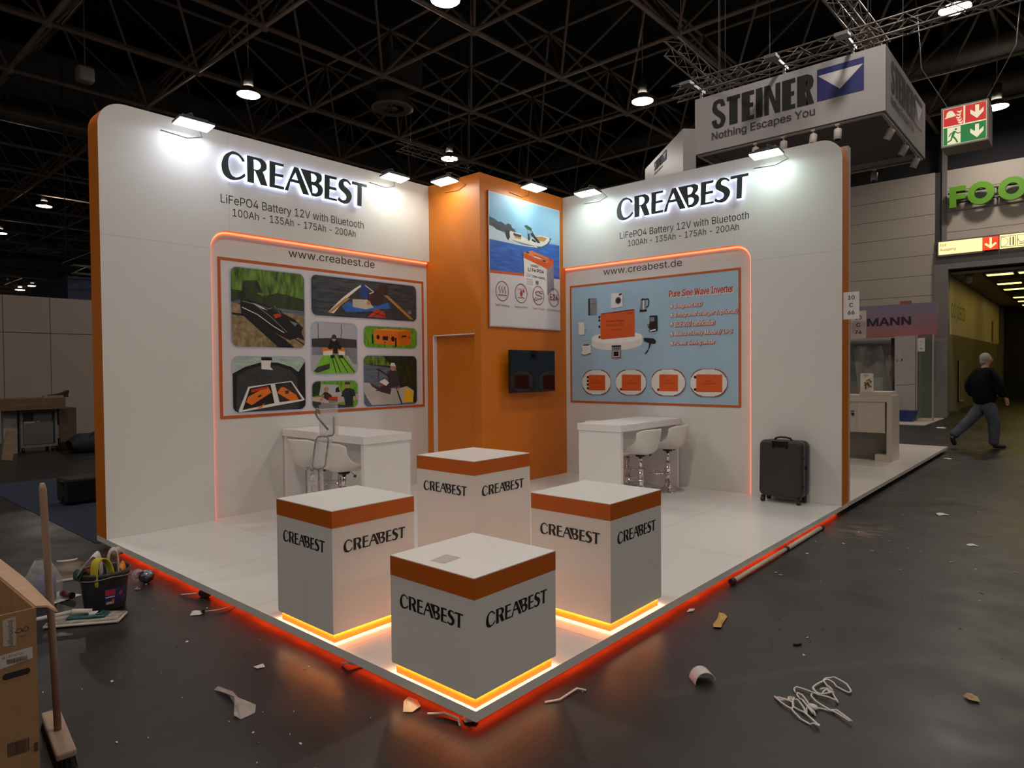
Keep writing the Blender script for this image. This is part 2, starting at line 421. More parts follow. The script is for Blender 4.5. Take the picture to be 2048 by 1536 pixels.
    # curved wheel mark
    ddx=math_('SUBTRACT',X,-1.0); ddy=math_('SUBTRACT',Y,-4.4)
    rr=math_('SQRT',math_('ADD',math_('MULTIPLY',ddx,ddx),math_('MULTIPLY',ddy,ddy)))
    arc=math_('MULTIPLY',math_('MULTIPLY',math_('SUBTRACT',1,math_('MULTIPLY',math_('ABSOLUTE',math_('SUBTRACT',rr,4.35)),22),True),ramp(fine,.3,.6)),band(X,.8,2.6))
    c=over(c,math_('MULTIPLY',arc,.5),(.05,.047,.045,1))
    c=over(c,dark,(.004,.004,.004,1))
    L(c,b.inputs['Base Color'])
    rg=math_('ADD',math_('MULTIPLY',ramp(med,.3,.7),.16),.26); rg=math_('ADD',rg,math_('MULTIPLY',ramp(big,.4,.6),.1)); L(rg,b.inputs['Roughness'])
    b.inputs['Specular IOR Level'].default_value=.5
    h=math_('ADD',math_('MULTIPLY',fine,.25),math_('MULTIPLY',med,1.2)); h=math_('SUBTRACT',h,math_('MULTIPLY',dark,1.2))
    bp=N('ShaderNodeBump'); bp.inputs['Strength'].default_value=.25; bp.inputs['Distance'].default_value=.006; L(h,bp.inputs['Height']); L(bp.outputs[0],b.inputs['Normal'])
    return m
mb=MB(); mb.quad((-40,-40,0),(80,-40,0),(80,110,0),(-40,110,0)); f=mb.build('floor',floor_material()); tag(f,kind='structure')
# roof deck far above, unlit
mb=MB(); mb.box(-40,-40,12.2,80,110,12.4); f=mb.build('ceiling',mat('dark_roof_deck',(.018,.018,.024),.8,noise=.3,scale=.6)); tag(f,kind='structure')
# ---------------------------------------------------------------- hall wall with the gate, at the right
HX=22.45
PANEL=mat('grey_wall_cladding',(.41,.355,.305),.55,noise=.04,scale=.5)
GATE=mat('gate_steel',(.17,.15,.145),.45,noise=.06,scale=2)
DARKGAP=mat('dark_joint',(.05,.045,.04),.8)
root=thing('wall_right',None,None); tag(root,kind='structure')
mb=MB()
zs=[0,.6,1.26,1.9,2.53,3.17,3.8,4.435,5.07,5.70,6.33,6.96,7.62]
for a,b in zip(zs,zs[1:]):
    mb.box(HX,1.79,a+.006,HX+.15,40,b-.006)
    if a>=5.0: mb.box(HX,-12,a+.006,HX+.15,1.47,b-.006)
mb.box(HX+.02,1.6,0,HX+.14,40,7.6,1); mb.box(HX+.02,-12,5.0,HX+.14,1.6,7.6,1)
mb.build('cladding',[PANEL,DARKGAP],root)
mb=MB(); mb.box(HX-.04,1.47,4.9,HX+.1,1.60,12.2); mb.build('steel_post',GATE,root)
mb=MB(); mb.box(HX-.1,1.42,0,HX+.3,1.79,4.72); mb.box(HX-.1,-12,4.555,HX+.3,1.42,4.72); mb.build('gate_frame',GATE,root)
# sloping dark housing above the gate that carries the lit signs
mb=MB(); mb.prism([(HX-.1,4.72),(HX-.02,5.46),(HX+.02,5.46),(HX+.02,4.72)],lambda a,b,d:(a,d,b),1.79,-12); mb.build('sign_housing',mat('anthracite_steel',(.05,.045,.045),.5),root)
# high dark wall above the cladding
mb=MB(); mb.box(HX+.5,-30,7.6,HX+.7,60,12.2); tag(mb.build('trim_1',mat('dark_upper_wall',(.02,.02,.022),.8)),kind='structure')
# passage behind the gate
PW=mat('passage_white',(.62,.55,.42),.5,noise=.08,scale=.8); POL=mat('passage_olive_cladding',(.20,.17,.11),.45,noise=.08,scale=.8)
root=thing('wall_passage',None,None); tag(root,kind='structure')
mb=MB(); mb.box(HX+.3,1.45,2.58,37.4,1.6,4.42); mb.build('upper_panel',PW,root)
mb=MB(); mb.box(HX+.3,1.45,0,36.6,1.6,2.58); mb.build('lower_panel',POL,root)
mb=MB(); mb.box(HX+.3,1.36,.0,36.5,1.45,.12); mb.build('skirting',DARKGAP,root)
mb=MB(); mb.box(36.6,1.3,0,37.6,1.7,2.58); mb.box(38.3,1.35,0,38.6,1.7,4.45); mb.build('door_frame',GATE,root)
mb=MB(); mb.box(24.6,1.41,.35,25.7,1.449,1.75); mb.build('hatch',mat('hatch_olive',(.27,.23,.15),.45),root)
mb=MB(); mb.box(24.6,1.40,.35,24.68,1.452,1.75); mb.box(24.6,1.40,.35,25.7,1.452,.40); mb.build('hatch_frame',mat('hatch_trim',(.45,.40,.30),.4),root)
mb=MB(); mb.box(34.3,1.42,2.62,34.75,1.449,3.55); mb.build('vertical_vent',mat('vent_olive',(.18,.14,.05),.5),root)
F=Flat((23.2,1.448,0),(1,0,0),(0,0,1),(0,-1,0)); GT=mat('green_letter_outline',(.10,.14,.02),.5)
F.text('od plaza',-.02,2.95,GT,width=3.1,height=.78); F.build('lettering',root)
mb=MB(); mb.box(HX+.3,-9,4.43,39,1.6,4.5); c=mb.build('ceiling_passage',mat('passage_ceiling',(.30,.26,.17),.6)); tag(c,kind='structure')
mb=MB(); mb.box(HX+.3,-9,4.37,39,.62,4.43); tag(mb.build('trim_2',mat('dark_louvre',(.03,.03,.02),.6),None),kind='structure')
mb=MB(); mb.box(39,-12,0,39.2,10,7); tag(mb.build('wall_end',mat('wall_painted_dark',(.006,.006,.008),.6)),kind='structure')  # near black colour stands in for the unlit void past the passage
pr=[]
for i,xx in enumerate((23.0,26.0,28.2,32.0,34.2,36.6)):
    for j,(ya,yb) in enumerate(((-.12,.48),(-.95,-.25),(-1.9,-1.2),(-2.8,-2.1),(-3.7,-3.0),(-4.6,-3.9))):  # last three rows: unseen strips added to brighten the passage wall
        t=thing('strip_light','', 'ceiling light',(xx,(ya+yb)/2,4.36),group='passage ceiling strips')
        mb=MB(); mb.box(-.24,-.34,-.02,.24,.34,.012); mb.build('housing',GATE,t)
        mb=MB(); mb.box(-.17,-.32,-.035,.17,.32,-.021); mb.build('diffuser',glow('passage_strip_light',(1,.74,.15),STRIP),t)
        pr.append(((xx,j),t))
for (xx,j),t in pr:
    row={23.0:'nearest the gate',26.0:'second from the gate',28.2:'third from the gate',32.0:'fourth from the gate',34.2:'fifth from the gate',36.6:'deepest in the passage'}[xx]
    t['label']='yellow ceiling strip in the passage, '+row+', '+('beside the white wall' if j==0 else ('second','third','added unseen fourth','added unseen fifth','added unseen sixth')[j-1]+' from the wall')
mb=MB(); mb.lathe([(.0,.0),(.09,0),(.11,.1),(.11,.22),(0,.22)],16); mb.ball((0,0,0),.085,12); o=mb.build('dome_camera',mat('camera_housing',(.2,.18,.15),.4)); o.location=(HX+.75,.98,4.22); tag(o,'small dome camera under the passage ceiling just inside the gate','camera')
# ---------------------------------------------------------------- roof space frame
STEEL=mat('roof_tube_steel',(.34,.27,.22),.5,noise=.2,scale=3)
DUCT=mat('galvanised_duct',(.26,.24,.215),.45,metal=.3,noise=.2,scale=1.5)
DUCT2=mat('flat_duct',(.11,.11,.115),.6,noise=.2,scale=1)
root=thing('roof_frame',None,None); tag(root,kind='structure')
GX=lambda i:11.682+3.156*i
GY=lambda j:11.501+3.230*j
I0,I1,J0,J1,HZ,UP=-6,16,-5,19,9.0,2.25
for j in range(J0,J1+1):
    mb=MB(); mb.tube([(GX(I0),GY(j),HZ),(GX(I1),GY(j),HZ)],.058,8)
    for i in range(I0,I1+1): mb.ball((GX(i),GY(j),HZ),.115,8)
    mb.build('lower_chord',STEEL,root)
    if j<J1:
        mb=MB(); mb.tube([(GX(I0+.5),GY(j+.5),HZ+UP),(GX(I1-.5),GY(j+.5),HZ+UP)],.05,6); mb.build('upper_chord',STEEL,root)
        mb=MB()
        for i in range(I0,I1):
            for a in (0,1):
                for b in (0,1): mb.tube([(GX(i+a),GY(j+b),HZ),(GX(i+.5),GY(j+.5),HZ+UP)],.036,6,caps=False)
        mb.build('web_bracing',STEEL,root)
for i in range(I0,I1+1):
    mb=MB(); mb.tube([(GX(i),GY(J0),HZ),(GX(i),GY(J1),HZ)],.048,8); mb.build('lower_chord',STEEL,root)
    if i<I1:
        mb=MB(); mb.tube([(GX(i+.5),GY(J0+.5),HZ+UP),(GX(i+.5),GY(J1-.5),HZ+UP)],.045,6); mb.build('upper_chord',STEEL,root)
# ducts among the trusses
mb=MB(); mb.box(-8,19.6,9.75,19.5,21.8,10.35); tag(mb.build('air_duct',DUCT2),'wide flat dark air duct under the roof behind the left wall','duct')
for y,z,r,lab in ((24.0,9.9,.32,'round brown air duct running beside the wide flat duct'),(50.5,9.0,.5,'far round duct above the white partition wall, upper one'),(53.6,8.7,.5,'far round duct above the white partition wall, lower one')):
    mb=MB(); mb.tube([(-20,y,z),(19.5,y,z)],r,16); tag(mb.build('air_duct',DUCT),lab,'duct')
for x,z,r,lab in ((22.9,10.0,.35,'slim round duct high at right edge, above the pictogram sign'),(24.7,9.75,.42,'round duct high at right, second one out from the slim duct'),(26.6,10.2,.5,'round duct high at right, third one out from the slim duct'),(21.3,10.6,.3,'thin pipe high at right, nearest of the parallel roof pipes')):
    mb=MB(); mb.tube([(x,-20,z),(x,19,z)],r,16); tag(mb.build('air_duct',DUCT),lab,'duct')
def vent(x,y,z,s,lab):
    t=thing('air_diffuser',lab,'air vent',(x,y,z))
    mb=MB(); mb.lathe([(.30*s,.03),(.56*s,.03),(.56*s,0),(.42*s,-.03),(.30*s,0)],32); mb.build('rim',DUCT,t)
    mb=MB(); mb.lathe([(0,-.01),(.14*s,-.01),(.14*s,.03),(0,.03)],20)
    for k in range(10):
        a=2*PI*k/10; c,s_=math.cos(a),math.sin(a); p,q=.13*s,.33*s
        mb.quad((p*c-.0*s_,p*s_,.0),(q*c,q*s_,.0),(q*math.cos(a+.35),q*math.sin(a+.35),.05),(p*math.cos(a+.35),p*math.sin(a+.35),.05))
    mb.build('swirl_vanes',DUCT,t)
    mb=MB(); mb.lathe([(.42*s,.03),(.42*s,.55*s),(.1,.55*s)],24); mb.build('collar',DUCT2,t)
    mb=MB(); mb.box(-.55*s,-.6*s,.55*s,.55*s,.6*s,1.25*s); mb.build('plenum_box',DUCT2,t)
vent(9.42,12.23,8.6,1.0,'round swirl air diffuser hanging above the left white wall')
vent(9.0,43.2,8.6,1.5,'far round air diffuser above the white partition wall')
# high bay lamps
def highbay(x,y,z,lab,s=1.0,on=1.0,cable=True):
    t=thing('high_bay_lamp',lab,'ceiling lamp',(x,y,z),group='hall high bay lamps')
    mb=MB(); mb.lathe([(.28*s,0),(.285*s,.02),(.26*s,.07),(.13*s,.16),(.13*s,.2)],28); rf=mb.build('reflector',mat('lamp_reflector',(.25,.24,.22),.4,metal=.5),t)
    mb=MB(); mb.lathe([(0,.62*s),(.12*s,.62*s),(.12*s,.17*s),(0,.17*s)],20); mb.build('gear_housing',mat('lamp_housing',(.11,.10,.095),.5),t)
    mb=MB(); mb.lathe([(0,-.012),(.2*s,-.008),(.27*s,.012)],28); mb.build('glass',glow('high_bay_glass',(1,.90,.80),HIGHBAY*on),rf)
    mb=MB(); mb.tube([(0,0,.6*s),(0,0,3.595)],.012,6); mb.build('cable',STEEL,t)
highbay(6.39,14.2,8.6,'lit high bay lamp above the far end of left wall, below a roof chord')
highbay(13.54,7.0,8.6,'lit high bay lamp between the orange cabin and the hanging white sign box')
highbay(13.37,14.19,8.6,'lit high bay lamp directly above the orange cabin beside a small truss')
highbay(13.73,.125,8.6,'lit high bay lamp above the right end of the hanging white sign box')
highbay(20.45,.06,8.6,'lit high bay lamp just right of the red and green pictogram sign')
highbay(6.78,7.33,8.6,'high bay lamp cut by the top edge of the picture')
highbay(6.12,31.2,8.6,'lit high bay lamp far left, left of the tall white wall')
highbay(6.17,39.1,8.6,'high bay lamp at the left edge of the picture')
highbay(12.9,55.2,8.6,'small far lamp above the white partition, closest to the blue box')
highbay(12.7,61.9,8.6,'small far lamp above the white partition, middle one')
highbay(12.7,65.6,8.6,'brightest small far lamp above the white partition, leftmost',1.2,3.0)
for x,y in ((-.4,.1),(6.6,.1),(-.4,7.2),(-.4,-7),(6.6,-7),(13.6,-7),(-7.3,.1),(-7.3,-7),(20.4,-7),(-14.2,.1),(-14.2,-7),(-7.3,-14),(-.4,-14),(6.6,-14),(-7.3,7.2),(-14.2,7.2),(-14.2,-14)): highbay(x,y,8.6,'lit high bay lamp of the hall outside the picture')
# loudspeaker on a long rod, left
t=thing('ceiling_speaker','small pale box hanging on a rod from the roof, upper left','speaker',(3.18,15.68,8.5))
mb=MB(); mb.box(-.17,-.15,-.17,.17,.15,.17); mb.build('cabinet',mat('speaker_cabinet',(.42,.38,.34),.6),t,bevel=.05)
mb=MB(); mb.tube([(0,0,.17),(0,0,3.695)],.015,6); mb.build('rod',STEEL,t)
# ---------------------------------------------------------------- lattice trusses
TRUSS=mat('aluminium_truss',(.24,.21,.19),.4,metal=.5,noise=.1)
def truss(name,lab,p0,p1,wd=.25,n=10,m=None):
    p0=Vector(p0);p1=Vector(p1);d=(p1-p0).normalized();s=d.cross(Vector((0,0,1))).normalized()*wd/2;u=s.cross(d).normalized()*wd/2
    t=thing(name,lab,'truss',tuple(p0)); q0=Vector(); q1=p1-p0
    for a,b in ((1,1),(1,-1),(-1,1),(-1,-1)):
        mb=MB(); mb.tube([q0+s*a+u*b,q1+s*a+u*b],.015,8); mb.build('chord_tube',m or TRUSS,t)
    mb=MB()
    for k in range(n):
        a=q0+(q1-q0)*k/n; b=q0+(q1-q0)*(k+1)/n; e=1 if k%2 else -1
        for sg in (1,-1): mb.tube([a+s*sg+u*e,b+s*sg-u*e],.007,6); mb.tube([a+s*e+u*sg,b-s*e+u*sg],.007,6)
    mb.build('lattice',m or TRUSS,t)
    mb=MB()
    for k in (.15,.85): q=q0+(q1-q0)*k; mb.tube([q,q+Vector((0,0,12.19-p0.z-(p1.z-p0.z)*k))],.006,6)
    mb.build('suspension_wire',m or TRUSS,t)
    return t
truss('lighting_truss','short aluminium lattice truss hanging above the orange cabin',(9.8,12.45,7.75),(12.6,12.4,7.75),.22,9)
# ---------------------------------------------------------------- stand platform
t=thing('stand_platform','white laminated platform floor of the corner stand with red glow beneath its edge','platform')
mb=MB(); mb.box(0,0,ZP-.047,BX,BY,ZP)
PLAT=mat('platform_white',(.70,.69,.665),.28,noise=.02,scale=.9)
mb.build('deck',PLAT,t)
F=Flat((0,0,ZP+.0002),(1,0,0),(0,1,0),(0,0,1)); F.step=.00002; SEAM=mat('deck_seam',(.30,.29,.27),.6)
for a in (.98,1.96,2.94,3.92,4.9): F.rect(0.02,a-.0015,LX,a+.0015,SEAM)
for a in (.965,3.0,4.3): F.rect(a-.0015,.02,a+.0015,LY,SEAM)
F.build('board_joints',t)
mb=MB(); mb.box(.22,.22,0,BX-.05,BY-.05,ZP-.048); mb.build('substructure',mat('raw_substructure',(.16,.11,.08),.8),t)
RED=glow('red_led_strip',(1,.055,.008),LEDRED)
for a in ((.10,.10,.12,BY-.1),(.10,.10,BX-.08,.12)):
    mb=MB(); mb.box(a[0],a[1],ZP-.052,a[2],a[3],ZP-.0475); mb.build('led_strip',RED,t)
# ---------------------------------------------------------------- walls of the stand
RC=.215
def lwall(a,b,d): return (a,LY+d,b)         # left wall: a along x, d into the wall
def rwall(a,b,d): return (LX+d,a,b)         # right wall: a along y
def make_wall(name,lab,fn,L,bt,mirror):
    t=thing(name,lab,'wall')
    # front skin with the round-cornered recess cut out of it
    ZB=ZP+.0008; outer=[(0,ZB)]+[(RX,ZB)]+[(RX,RZ-.19)]+[(RX+.19-.19*math.cos(a),RZ-.19+.19*math.sin(a)) for a in [PI/2*k/8 for k in range(1,9)]]+[(L,RZ),(L,HT)]+[(RC-RC*math.sin(a),HT-RC+RC*math.cos(a)) for a in [PI/2*k/10 for k in range(0,11)]]
    mb=MB(); mb.prism(outer,fn,0,RD,0,1); mb.build('front_panel',[WHITE,ORANGE],t)
    body=[(0,ZB),(L,ZB),(L,HT)]+[(RC-RC*math.sin(a),HT-RC+RC*math.cos(a)) for a in [PI/2*k/10 for k in range(0,11)]]
    mb=MB(); mb.prism(body,fn,RD+.0005,bt,0,1); mb.build('wall_body',[WHITE,ORANGE],t)
    # led strip tucked behind the edge of the recess
    pth=[(RX+.004,ZP+.005)]+[(RX+.004,RZ-.19)]+[(RX+.194-.19*math.cos(a),RZ-.194+.19*math.sin(a)) for a in [PI/2*k/8 for k in range(1,9)]]+[(L,RZ-.004)]
    mb=MB()
    for (a,b),(c,d) in zip(pth,pth[1:]):
        v=Vector((c-a,d-b)); nn=Vector((v.y,-v.x)).normalized()*.017
        w4=[(a,b),(c,d),(c+nn.x,d+nn.y),(a+nn.x,b+nn.y)]
        mb.prism(w4,fn,RD-.012,RD-.002,0)
    mb.build('led_strip',glow('orange_red_led',(1,.13,.045),4.2),t)
    # seams of the panels
    F=Flat(fn(0,0,0),Vector(fn(1,0,0))-Vector(fn(0,0,0)),(0,0,1),Vector(fn(0,0,-1))-Vector(fn(0,0,0)))
    S=mat('panel_seam',(.42,.40,.38),.6)
    F.rect(0.002,2.787,RX,2.7895,S); F.rect(1.158,RZ+.002,1.1595,HT-.002,S); F.rect(3.0,RZ+.002,3.0012,HT-.002,S)
    F.build('panel_joints',t)
    return t
WL=make_wall('display_wall','tall white wall on the left of the stand, rounded top corner, orange end face',lwall,TX,.255,False)
WR=make_wall('display_wall','tall white wall on the right of the stand behind the suitcase, rounded top corner',rwall,TY,.247,True)
def wall_flat(side,d):
    if side=='L': return Flat((0,LY+d-.0012,0),(1,0,0),(0,0,1),(0,-1,0))
    return Flat((LX+d-.0012,0,0),(0,-1,0),(0,0,1),(-1,0,0))    # local a runs along -y
for side,tw,x0,x1,y0,y1 in (('L',WL,1.075,2.792,1.195,2.677),('R',WR,-2.697,-.985,-2.577,-1.102)):
    F=wall_flat(side,0)
    F.text('LiFePO4 Battery 12V with Bluetooth',x0,3.233 if side=='L' else 3.243,INK,width=x1-x0,height=.112)
    F.text('100Ah - 135Ah - 175Ah - 200Ah',y0,3.140 if side=='L' else 3.155,INK,width=y1-y0,height=.078)
    F.build('lettering',tw)
    F=wall_flat(side,RD); a,b=(1.842,2.99) if side=='L' else (-2.997,-1.847)
    F.text('www.creabest.de',a,2.818 if side=='L' else 2.83,INK,width=b-a,height=.088); F.build('web_address',tw)
# backlit capital letters
HALO=glow('white_acrylic_light',(.62,.70,1),LEDWHITE)
for side,lab in (('L','backlit dark green capital lettering with white glow, on the left wall'),('R','backlit dark green capital lettering with white glow, on the right wall')):
    F=Flat((1.070,LY,3.503),(1,0,0),(0,0,1),(0,-1,0)) if side=='L' else Flat((LX,2.715,3.503),(0,-1,0),(0,0,1),(-1,0,0))
    t=thing('illuminated_sign',lab,'sign',tuple(F.o)); o0=F.o.copy()
    for k,v in LOGO.items():
        sp=[[(a*1.744,b*.27) for a,b in c] for c in v]
        mb=MB(); vs,fs,nz=curve_mesh(sp,extrude=.0105)
        mb.add([F.r*q.x+F.u*q.y+F.n*(.030+q.z) for q in vs],fs,0)
        vs,fs,nz=curve_mesh(sp,extrude=.003); L_=mb
        L_.add([F.r*q.x+F.u*q.y+F.n*(.0445+q.z) for q in vs],fs,1)
        vs,fs,nz=curve_mesh(sp,extrude=.009,offset=.006); L_.add([F.r*q.x+F.u*q.y+F.n*(.0095+q.z) for q in vs],fs,0)
        mb.build('letter',[HALO,DARKGREEN],t)
# orange corner cabin with a doorway
t=thing('corner_cabin','orange cabin filling the back corner between the two white walls','cabin')
dy0,dy1,dz=3.742,4.50,2.022
mb=MB(); G=.0015
# left face (x = TX) with the doorway
face=[(LY+RD,ZP),(LY+RD,HT),(TY,HT),(TY,ZP),(dy0,ZP),(dy0,dz),(dy1,dz),(dy1,ZP)]
mb.prism(face,lambda a,b,d:(TX+d,a,b),0,.06,0); mb.build('door_side_wall',ORANGE,t)
mb=MB(); mb.box(TX+.06,TY,ZP,LX+RD,TY+.06,HT); mb.build('front_wall',ORANGE,t)
mb=MB(); mb.box(TX+.06,TY+.06,HT-.05,LX+RD,LY+RD,HT-.01); mb.build('roof',ORANGE,t)
mb=MB(); mb.box(TX+.062,dy0-.03,ZP+.004,TX+.10,dy1+.03,dz+.03); mb.build('door',ORANGE,t)
mb=MB(); mb.box(TX-.002,dy1-.012,ZP,TX+.06,dy1,dz); mb.box(TX-.002,dy0,dz-.012,TX+.06,dy1,dz); mb.build('door_edge_trim',mat('raw_white_edge',(.78,.76,.74),.5),t)
# led floodlights clamped on top of the walls
FL=[(.741,4.352,'L',(.82,.88,1),'white LED floodlight on the left wall, near its outer end'),(3.103,4.342,'L',(.93,1,.90),'white LED floodlight on the left wall, next to the orange cabin'),
    (3.614,4.02,'T',(.97,1,.88),'white LED floodlight over the doorway side of the orange cabin'),(4.588,3.401,'P',(.95,1,.9),'white LED floodlight over the boat poster on the orange cabin'),
    (5.27,3.05,'R',(.80,1,.93),'white LED floodlight on the right wall, next to the orange cabin'),(5.28,.71,'R',(.80,1,.94),'white LED floodlight on the right wall, near its outer end')]
for x,y,sd,colr,lab in FL:
    rz={'L':0,'P':0,'T':-PI/2,'R':-PI/2}[sd]       # local +y points to the wall
    t=thing('led_floodlight',lab,'floodlight',(x,y,3.885),rz,group='floodlights on the stand walls')
    mt=Matrix.Rotation(math.radians(-6),4,'X')
    mb=MB(); mb.prism([(-.165,-.09),(.165,-.09),(.165,.09),(-.165,.09)],lambda a,b,d:mt@Vector((a,b,d)),0,.022,0)
    mb.prism([(-.11,-.06),(.11,-.06),(.11,.06),(-.11,.06)],lambda a,b,d:mt@Vector((a,b,d)),.022,.05,0); mb.build('housing',mat('floodlight_housing',(.05,.05,.05),.5),t,bevel=.006)
    mb=MB(); mb.prism([(-.155,-.082),(.155,-.082),(.155,.082),(-.155,.082)],lambda a,b,d:mt@Vector((a,b,d)),-.008,-.001,0); mb.build('glass',glow('floodlight_glass_'+sd+lab[-12:-8],colr,FLOOD),t)
    wd={'L':LY-y,'P':TY-y,'T':TX-x,'R':LX-x}[sd]
    mb=MB(); pz=HT-3.885
    mb.tube([(0,.02,.05),(0,.04,pz+.03),(0,wd*.6,pz+.045),(0,wd+.05,pz+.03),(0,wd+.06,pz)],.008,8); mb.tube([(-.1,0,.02),(-.1,.01,.07),(.1,.01,.07),(.1,0,.02)],.007,6)
    mb.build('arm',BLACK,t)
    mb=MB(); mb.tube([(.02,.03,.05),(.10,wd*.7,.05),(.16,wd-.006,-.03),(.02,wd-.006,-.075),(-.22,wd-.006,-.06)],.003,6); mb.build('power_cord',BLACK,t)
# ---------------------------------------------------------------- printed graphics
def pm(n,c,noise=.25,scale=9,c2=None,st=(1,1,1)): return mat('print_'+n,c,.45,noise=noise,scale=scale,col2=c2,stretch=st)
PWHITE=pm('white','d8d2d4',.02); PRIM=pm('pale_rim','aeb6d6',.03); PBLK=pm('black','15130f',.3); PDG=pm('dark_grey','3a3a3d',.35,14); PGREY=pm('grey','85858a',.2,12)
PORG=pm('orange','e8761a',.12,10); PRED=pm('red','c23a22',.2); PSKIN=pm('skin','b98467',.1); PPALE=pm('pale','e6e2dc',.06); PYEL=pm('yellow','e8b81e',.1); PGRN=pm('lime','7cbb33',.2,8)
PGRASS=pm('grass','3d7d14',.6,40,'7fb92a',(1,1,.35)); PREED=pm('reeds','16290b',.5,16,'7ba03a',(1.6,1.6,.4)); PREFL=pm('reflection','141a0c',.5,9,'3c4a22',(1.5,1.5,.5)); PSAND=pm('shore','6d5a3a',.5,22,'a8906a')
PLAKE=pm('lake','1c1e22',.4,10,'4d5158',(.5,.5,4)); PLAKE2=pm('lake_blue','454f5c',.4,10,'6f7a88',(.5,.5,4)); PPALEW=pm('pale_water','93aa9c',.2,12,'b9cabd',(.6,.6,3)); PTREE=pm('treeline','0f140c',.5,20,'2c3a1c'); PSKYG=pm('overcast','b5b3bd',.06,4)
PBLUE=pm('boat_blue','2a66b8',.3,12); PTAN=pm('wood','b98a3e',.2,12); PBRN=pm('brown','3b2620',.3,12); PNAVY=pm('navy','1e2a33',.3)
t=thing('photo_collage_panel','white panel of seven rounded photographs in a thin orange border, on the left wall','display panel')
BORD=mat('orange_border',(.52,.105,.012),.5)
mb=MB(); x0,x1,z0,z1=1.058,3.766,1.096,2.727; wdt=.03; yy=LY+RD
for a in ((x0,z0,x1,z0+wdt),(x0,z1-wdt,x1,z1),(x0,z0+wdt,x0+wdt,z1-wdt),(x1-wdt,z0+wdt,x1,z1-wdt)): mb.box(a[0],yy-.006,a[1],a[2],yy-.001,a[3])
mb.build('border',BORD,t)
mb=MB(); mb.box(x0+wdt,yy-.004,z0+wdt,x1-wdt,yy-.001,z1-wdt); mb.build('backing',PWHITE,t)
PH=[(1.188,1.828,2.02,2.642),(2.11,2.2,3.641,2.655),(2.106,1.54,2.711,2.122),(2.814,1.852,3.643,2.11),(1.191,1.153,2.018,1.723),(2.103,1.142,2.715,1.454),(2.805,1.135,3.635,1.752)]
def photo(i,base):
    a=PH[i]; F=Flat((0,yy-.0045,0),(1,0,0),(0,0,1),(0,-1,0)); F.step=.00012
    F.poly(rrect(*a,.066,5),base); F.box=a; F.base=base; return F
def fin(F,a,name='photo_print'):
    # rounded white corners and pale rim finish the print
    F.box=None; F.k+=1
    for cx,cy,sx,sy in ((a[0],a[1],1,1),(a[2],a[1],-1,1),(a[2],a[3],-1,-1),(a[0],a[3],1,-1)):
        r=.066; p=[(cx-sx*.001,cy-sy*.001)]+[(cx+sx*(r-r*math.sin(q)),cy+sy*(r-r*math.cos(q))) for q in [PI/2*k/6 for k in range(7)]]
        F.poly(p,PWHITE,True)
    F.k+=1; ring=rrect(*a,.066,5); n=len(ring); ins=rrect(a[0]-.012,a[1]-.012,a[2]+.012,a[3]+.012,.078,5)
    for k in range(n): F.mb.add([F.P(*ring[k]),F.P(*ring[(k+1)%n]),F.P(*ins[(k+1)%n]),F.P(*ins[k])],[(0,1,2,3)],F.mi(PRIM))
    return F.build(name,t)
# 1 black boat drawn up on the shore
F=photo(0,PREFL); p=F.poly
p([(0,.72),(0,1),(1,1),(1,.66),(.62,.72),(.42,.66),(.3,.70)],PREED); p([(.14,.7),(.16,.84),(.34,.86),(.42,.7)],PREFL)
p([(0,.56),(.12,.6),(.12,.55),(0,.53)],PLAKE2); p([(.6,.52),(1,.5),(1,.42),(.7,.47)],PLAKE2)
p([(0,0),(0,.56),(.2,.52),(.6,.48),(1,.43),(1,0)],PSAND)
p([(.13,.42),(.0,.43),(.02,.40),(.16,.39),(.62,.0),(.85,.0),(.7,.12)],PBLK)
p([(.115,.54),(.14,.61),(.24,.60),(.55,.52),(.86,.38),(.98,.27),(.95,.22),(1,.1),(.9,.14),(.78,.10),(.5,.22),(.13,.41)],PBLK)
F.stroke([(.15,.58),(.3,.55),(.52,.40),(.74,.21)],.008,PGREY); F.stroke([(.14,.5),(.34,.42),(.55,.28),(.7,.2)],.008,PPALE); F.stroke([(.3,.56),(.5,.5),(.58,.54),(.66,.44)],.007,PGREY)
p([(.55,.43),(.63,.45),(.67,.42),(.58,.38)],PRED); p([(.26,.57),(.4,.52),(.48,.48),(.4,.50)],PPALE); p([(.5,.56),(.56,.54),(.62,.46),(.58,.47)],PDG); p([(.78,.36),(.9,.33),(.86,.29)],PGREY)
F.stroke([(.8,.16),(.9,.1),(1,.04)],.012,PBLK); fin(F,PH[0])
# 2 child kneeling in a blue boat
F=photo(1,PLAKE); p=F.poly
p([(.44,.87),(.14,.1),(.2,.06),(.78,.05),(.97,.02),(1,.06),(.9,.14),(.62,.78),(.52,.9)],PDG)
p([(.44,.88),(.38,.76),(.26,.47),(.14,.10),(.19,.08),(.3,.47),(.42,.78),(.48,.88)],PPALE); p([(.14,.1),(.17,.1),(.34,.5),(.3,.5)],PTAN)
p([(.26,.28),(.32,.40),(.6,.35),(.7,.48),(.73,.31),(.58,.27),(.55,.2),(.3,.13)],PBLUE); p([(.44,.88),(.48,.88),(.54,.62),(.5,.5),(.43,.6)],pm('boat_deep_blue','1d3f86',.3))
p([(.5,.66),(.6,.8),(.66,.62),(.64,.44),(.56,.36),(.5,.44)],PBRN); p(ell(.655,.83,.05,.14,16),PBRN)
p([(.36,.48),(.5,.5),(.56,.3),(.48,.24),(.36,.28)],pm('cream_bag','c9bda6',.15)); p(ell(.51,.42,.02,.06,12),PSKIN)
p([(.53,.12),(.58,.28),(.66,.22),(.68,.05),(.5,.05)],PRED); F.stroke([(.52,.2),(.66,.1)],.008,PBLK); F.stroke([(.55,.05),(.64,.25)],.008,PBLK)
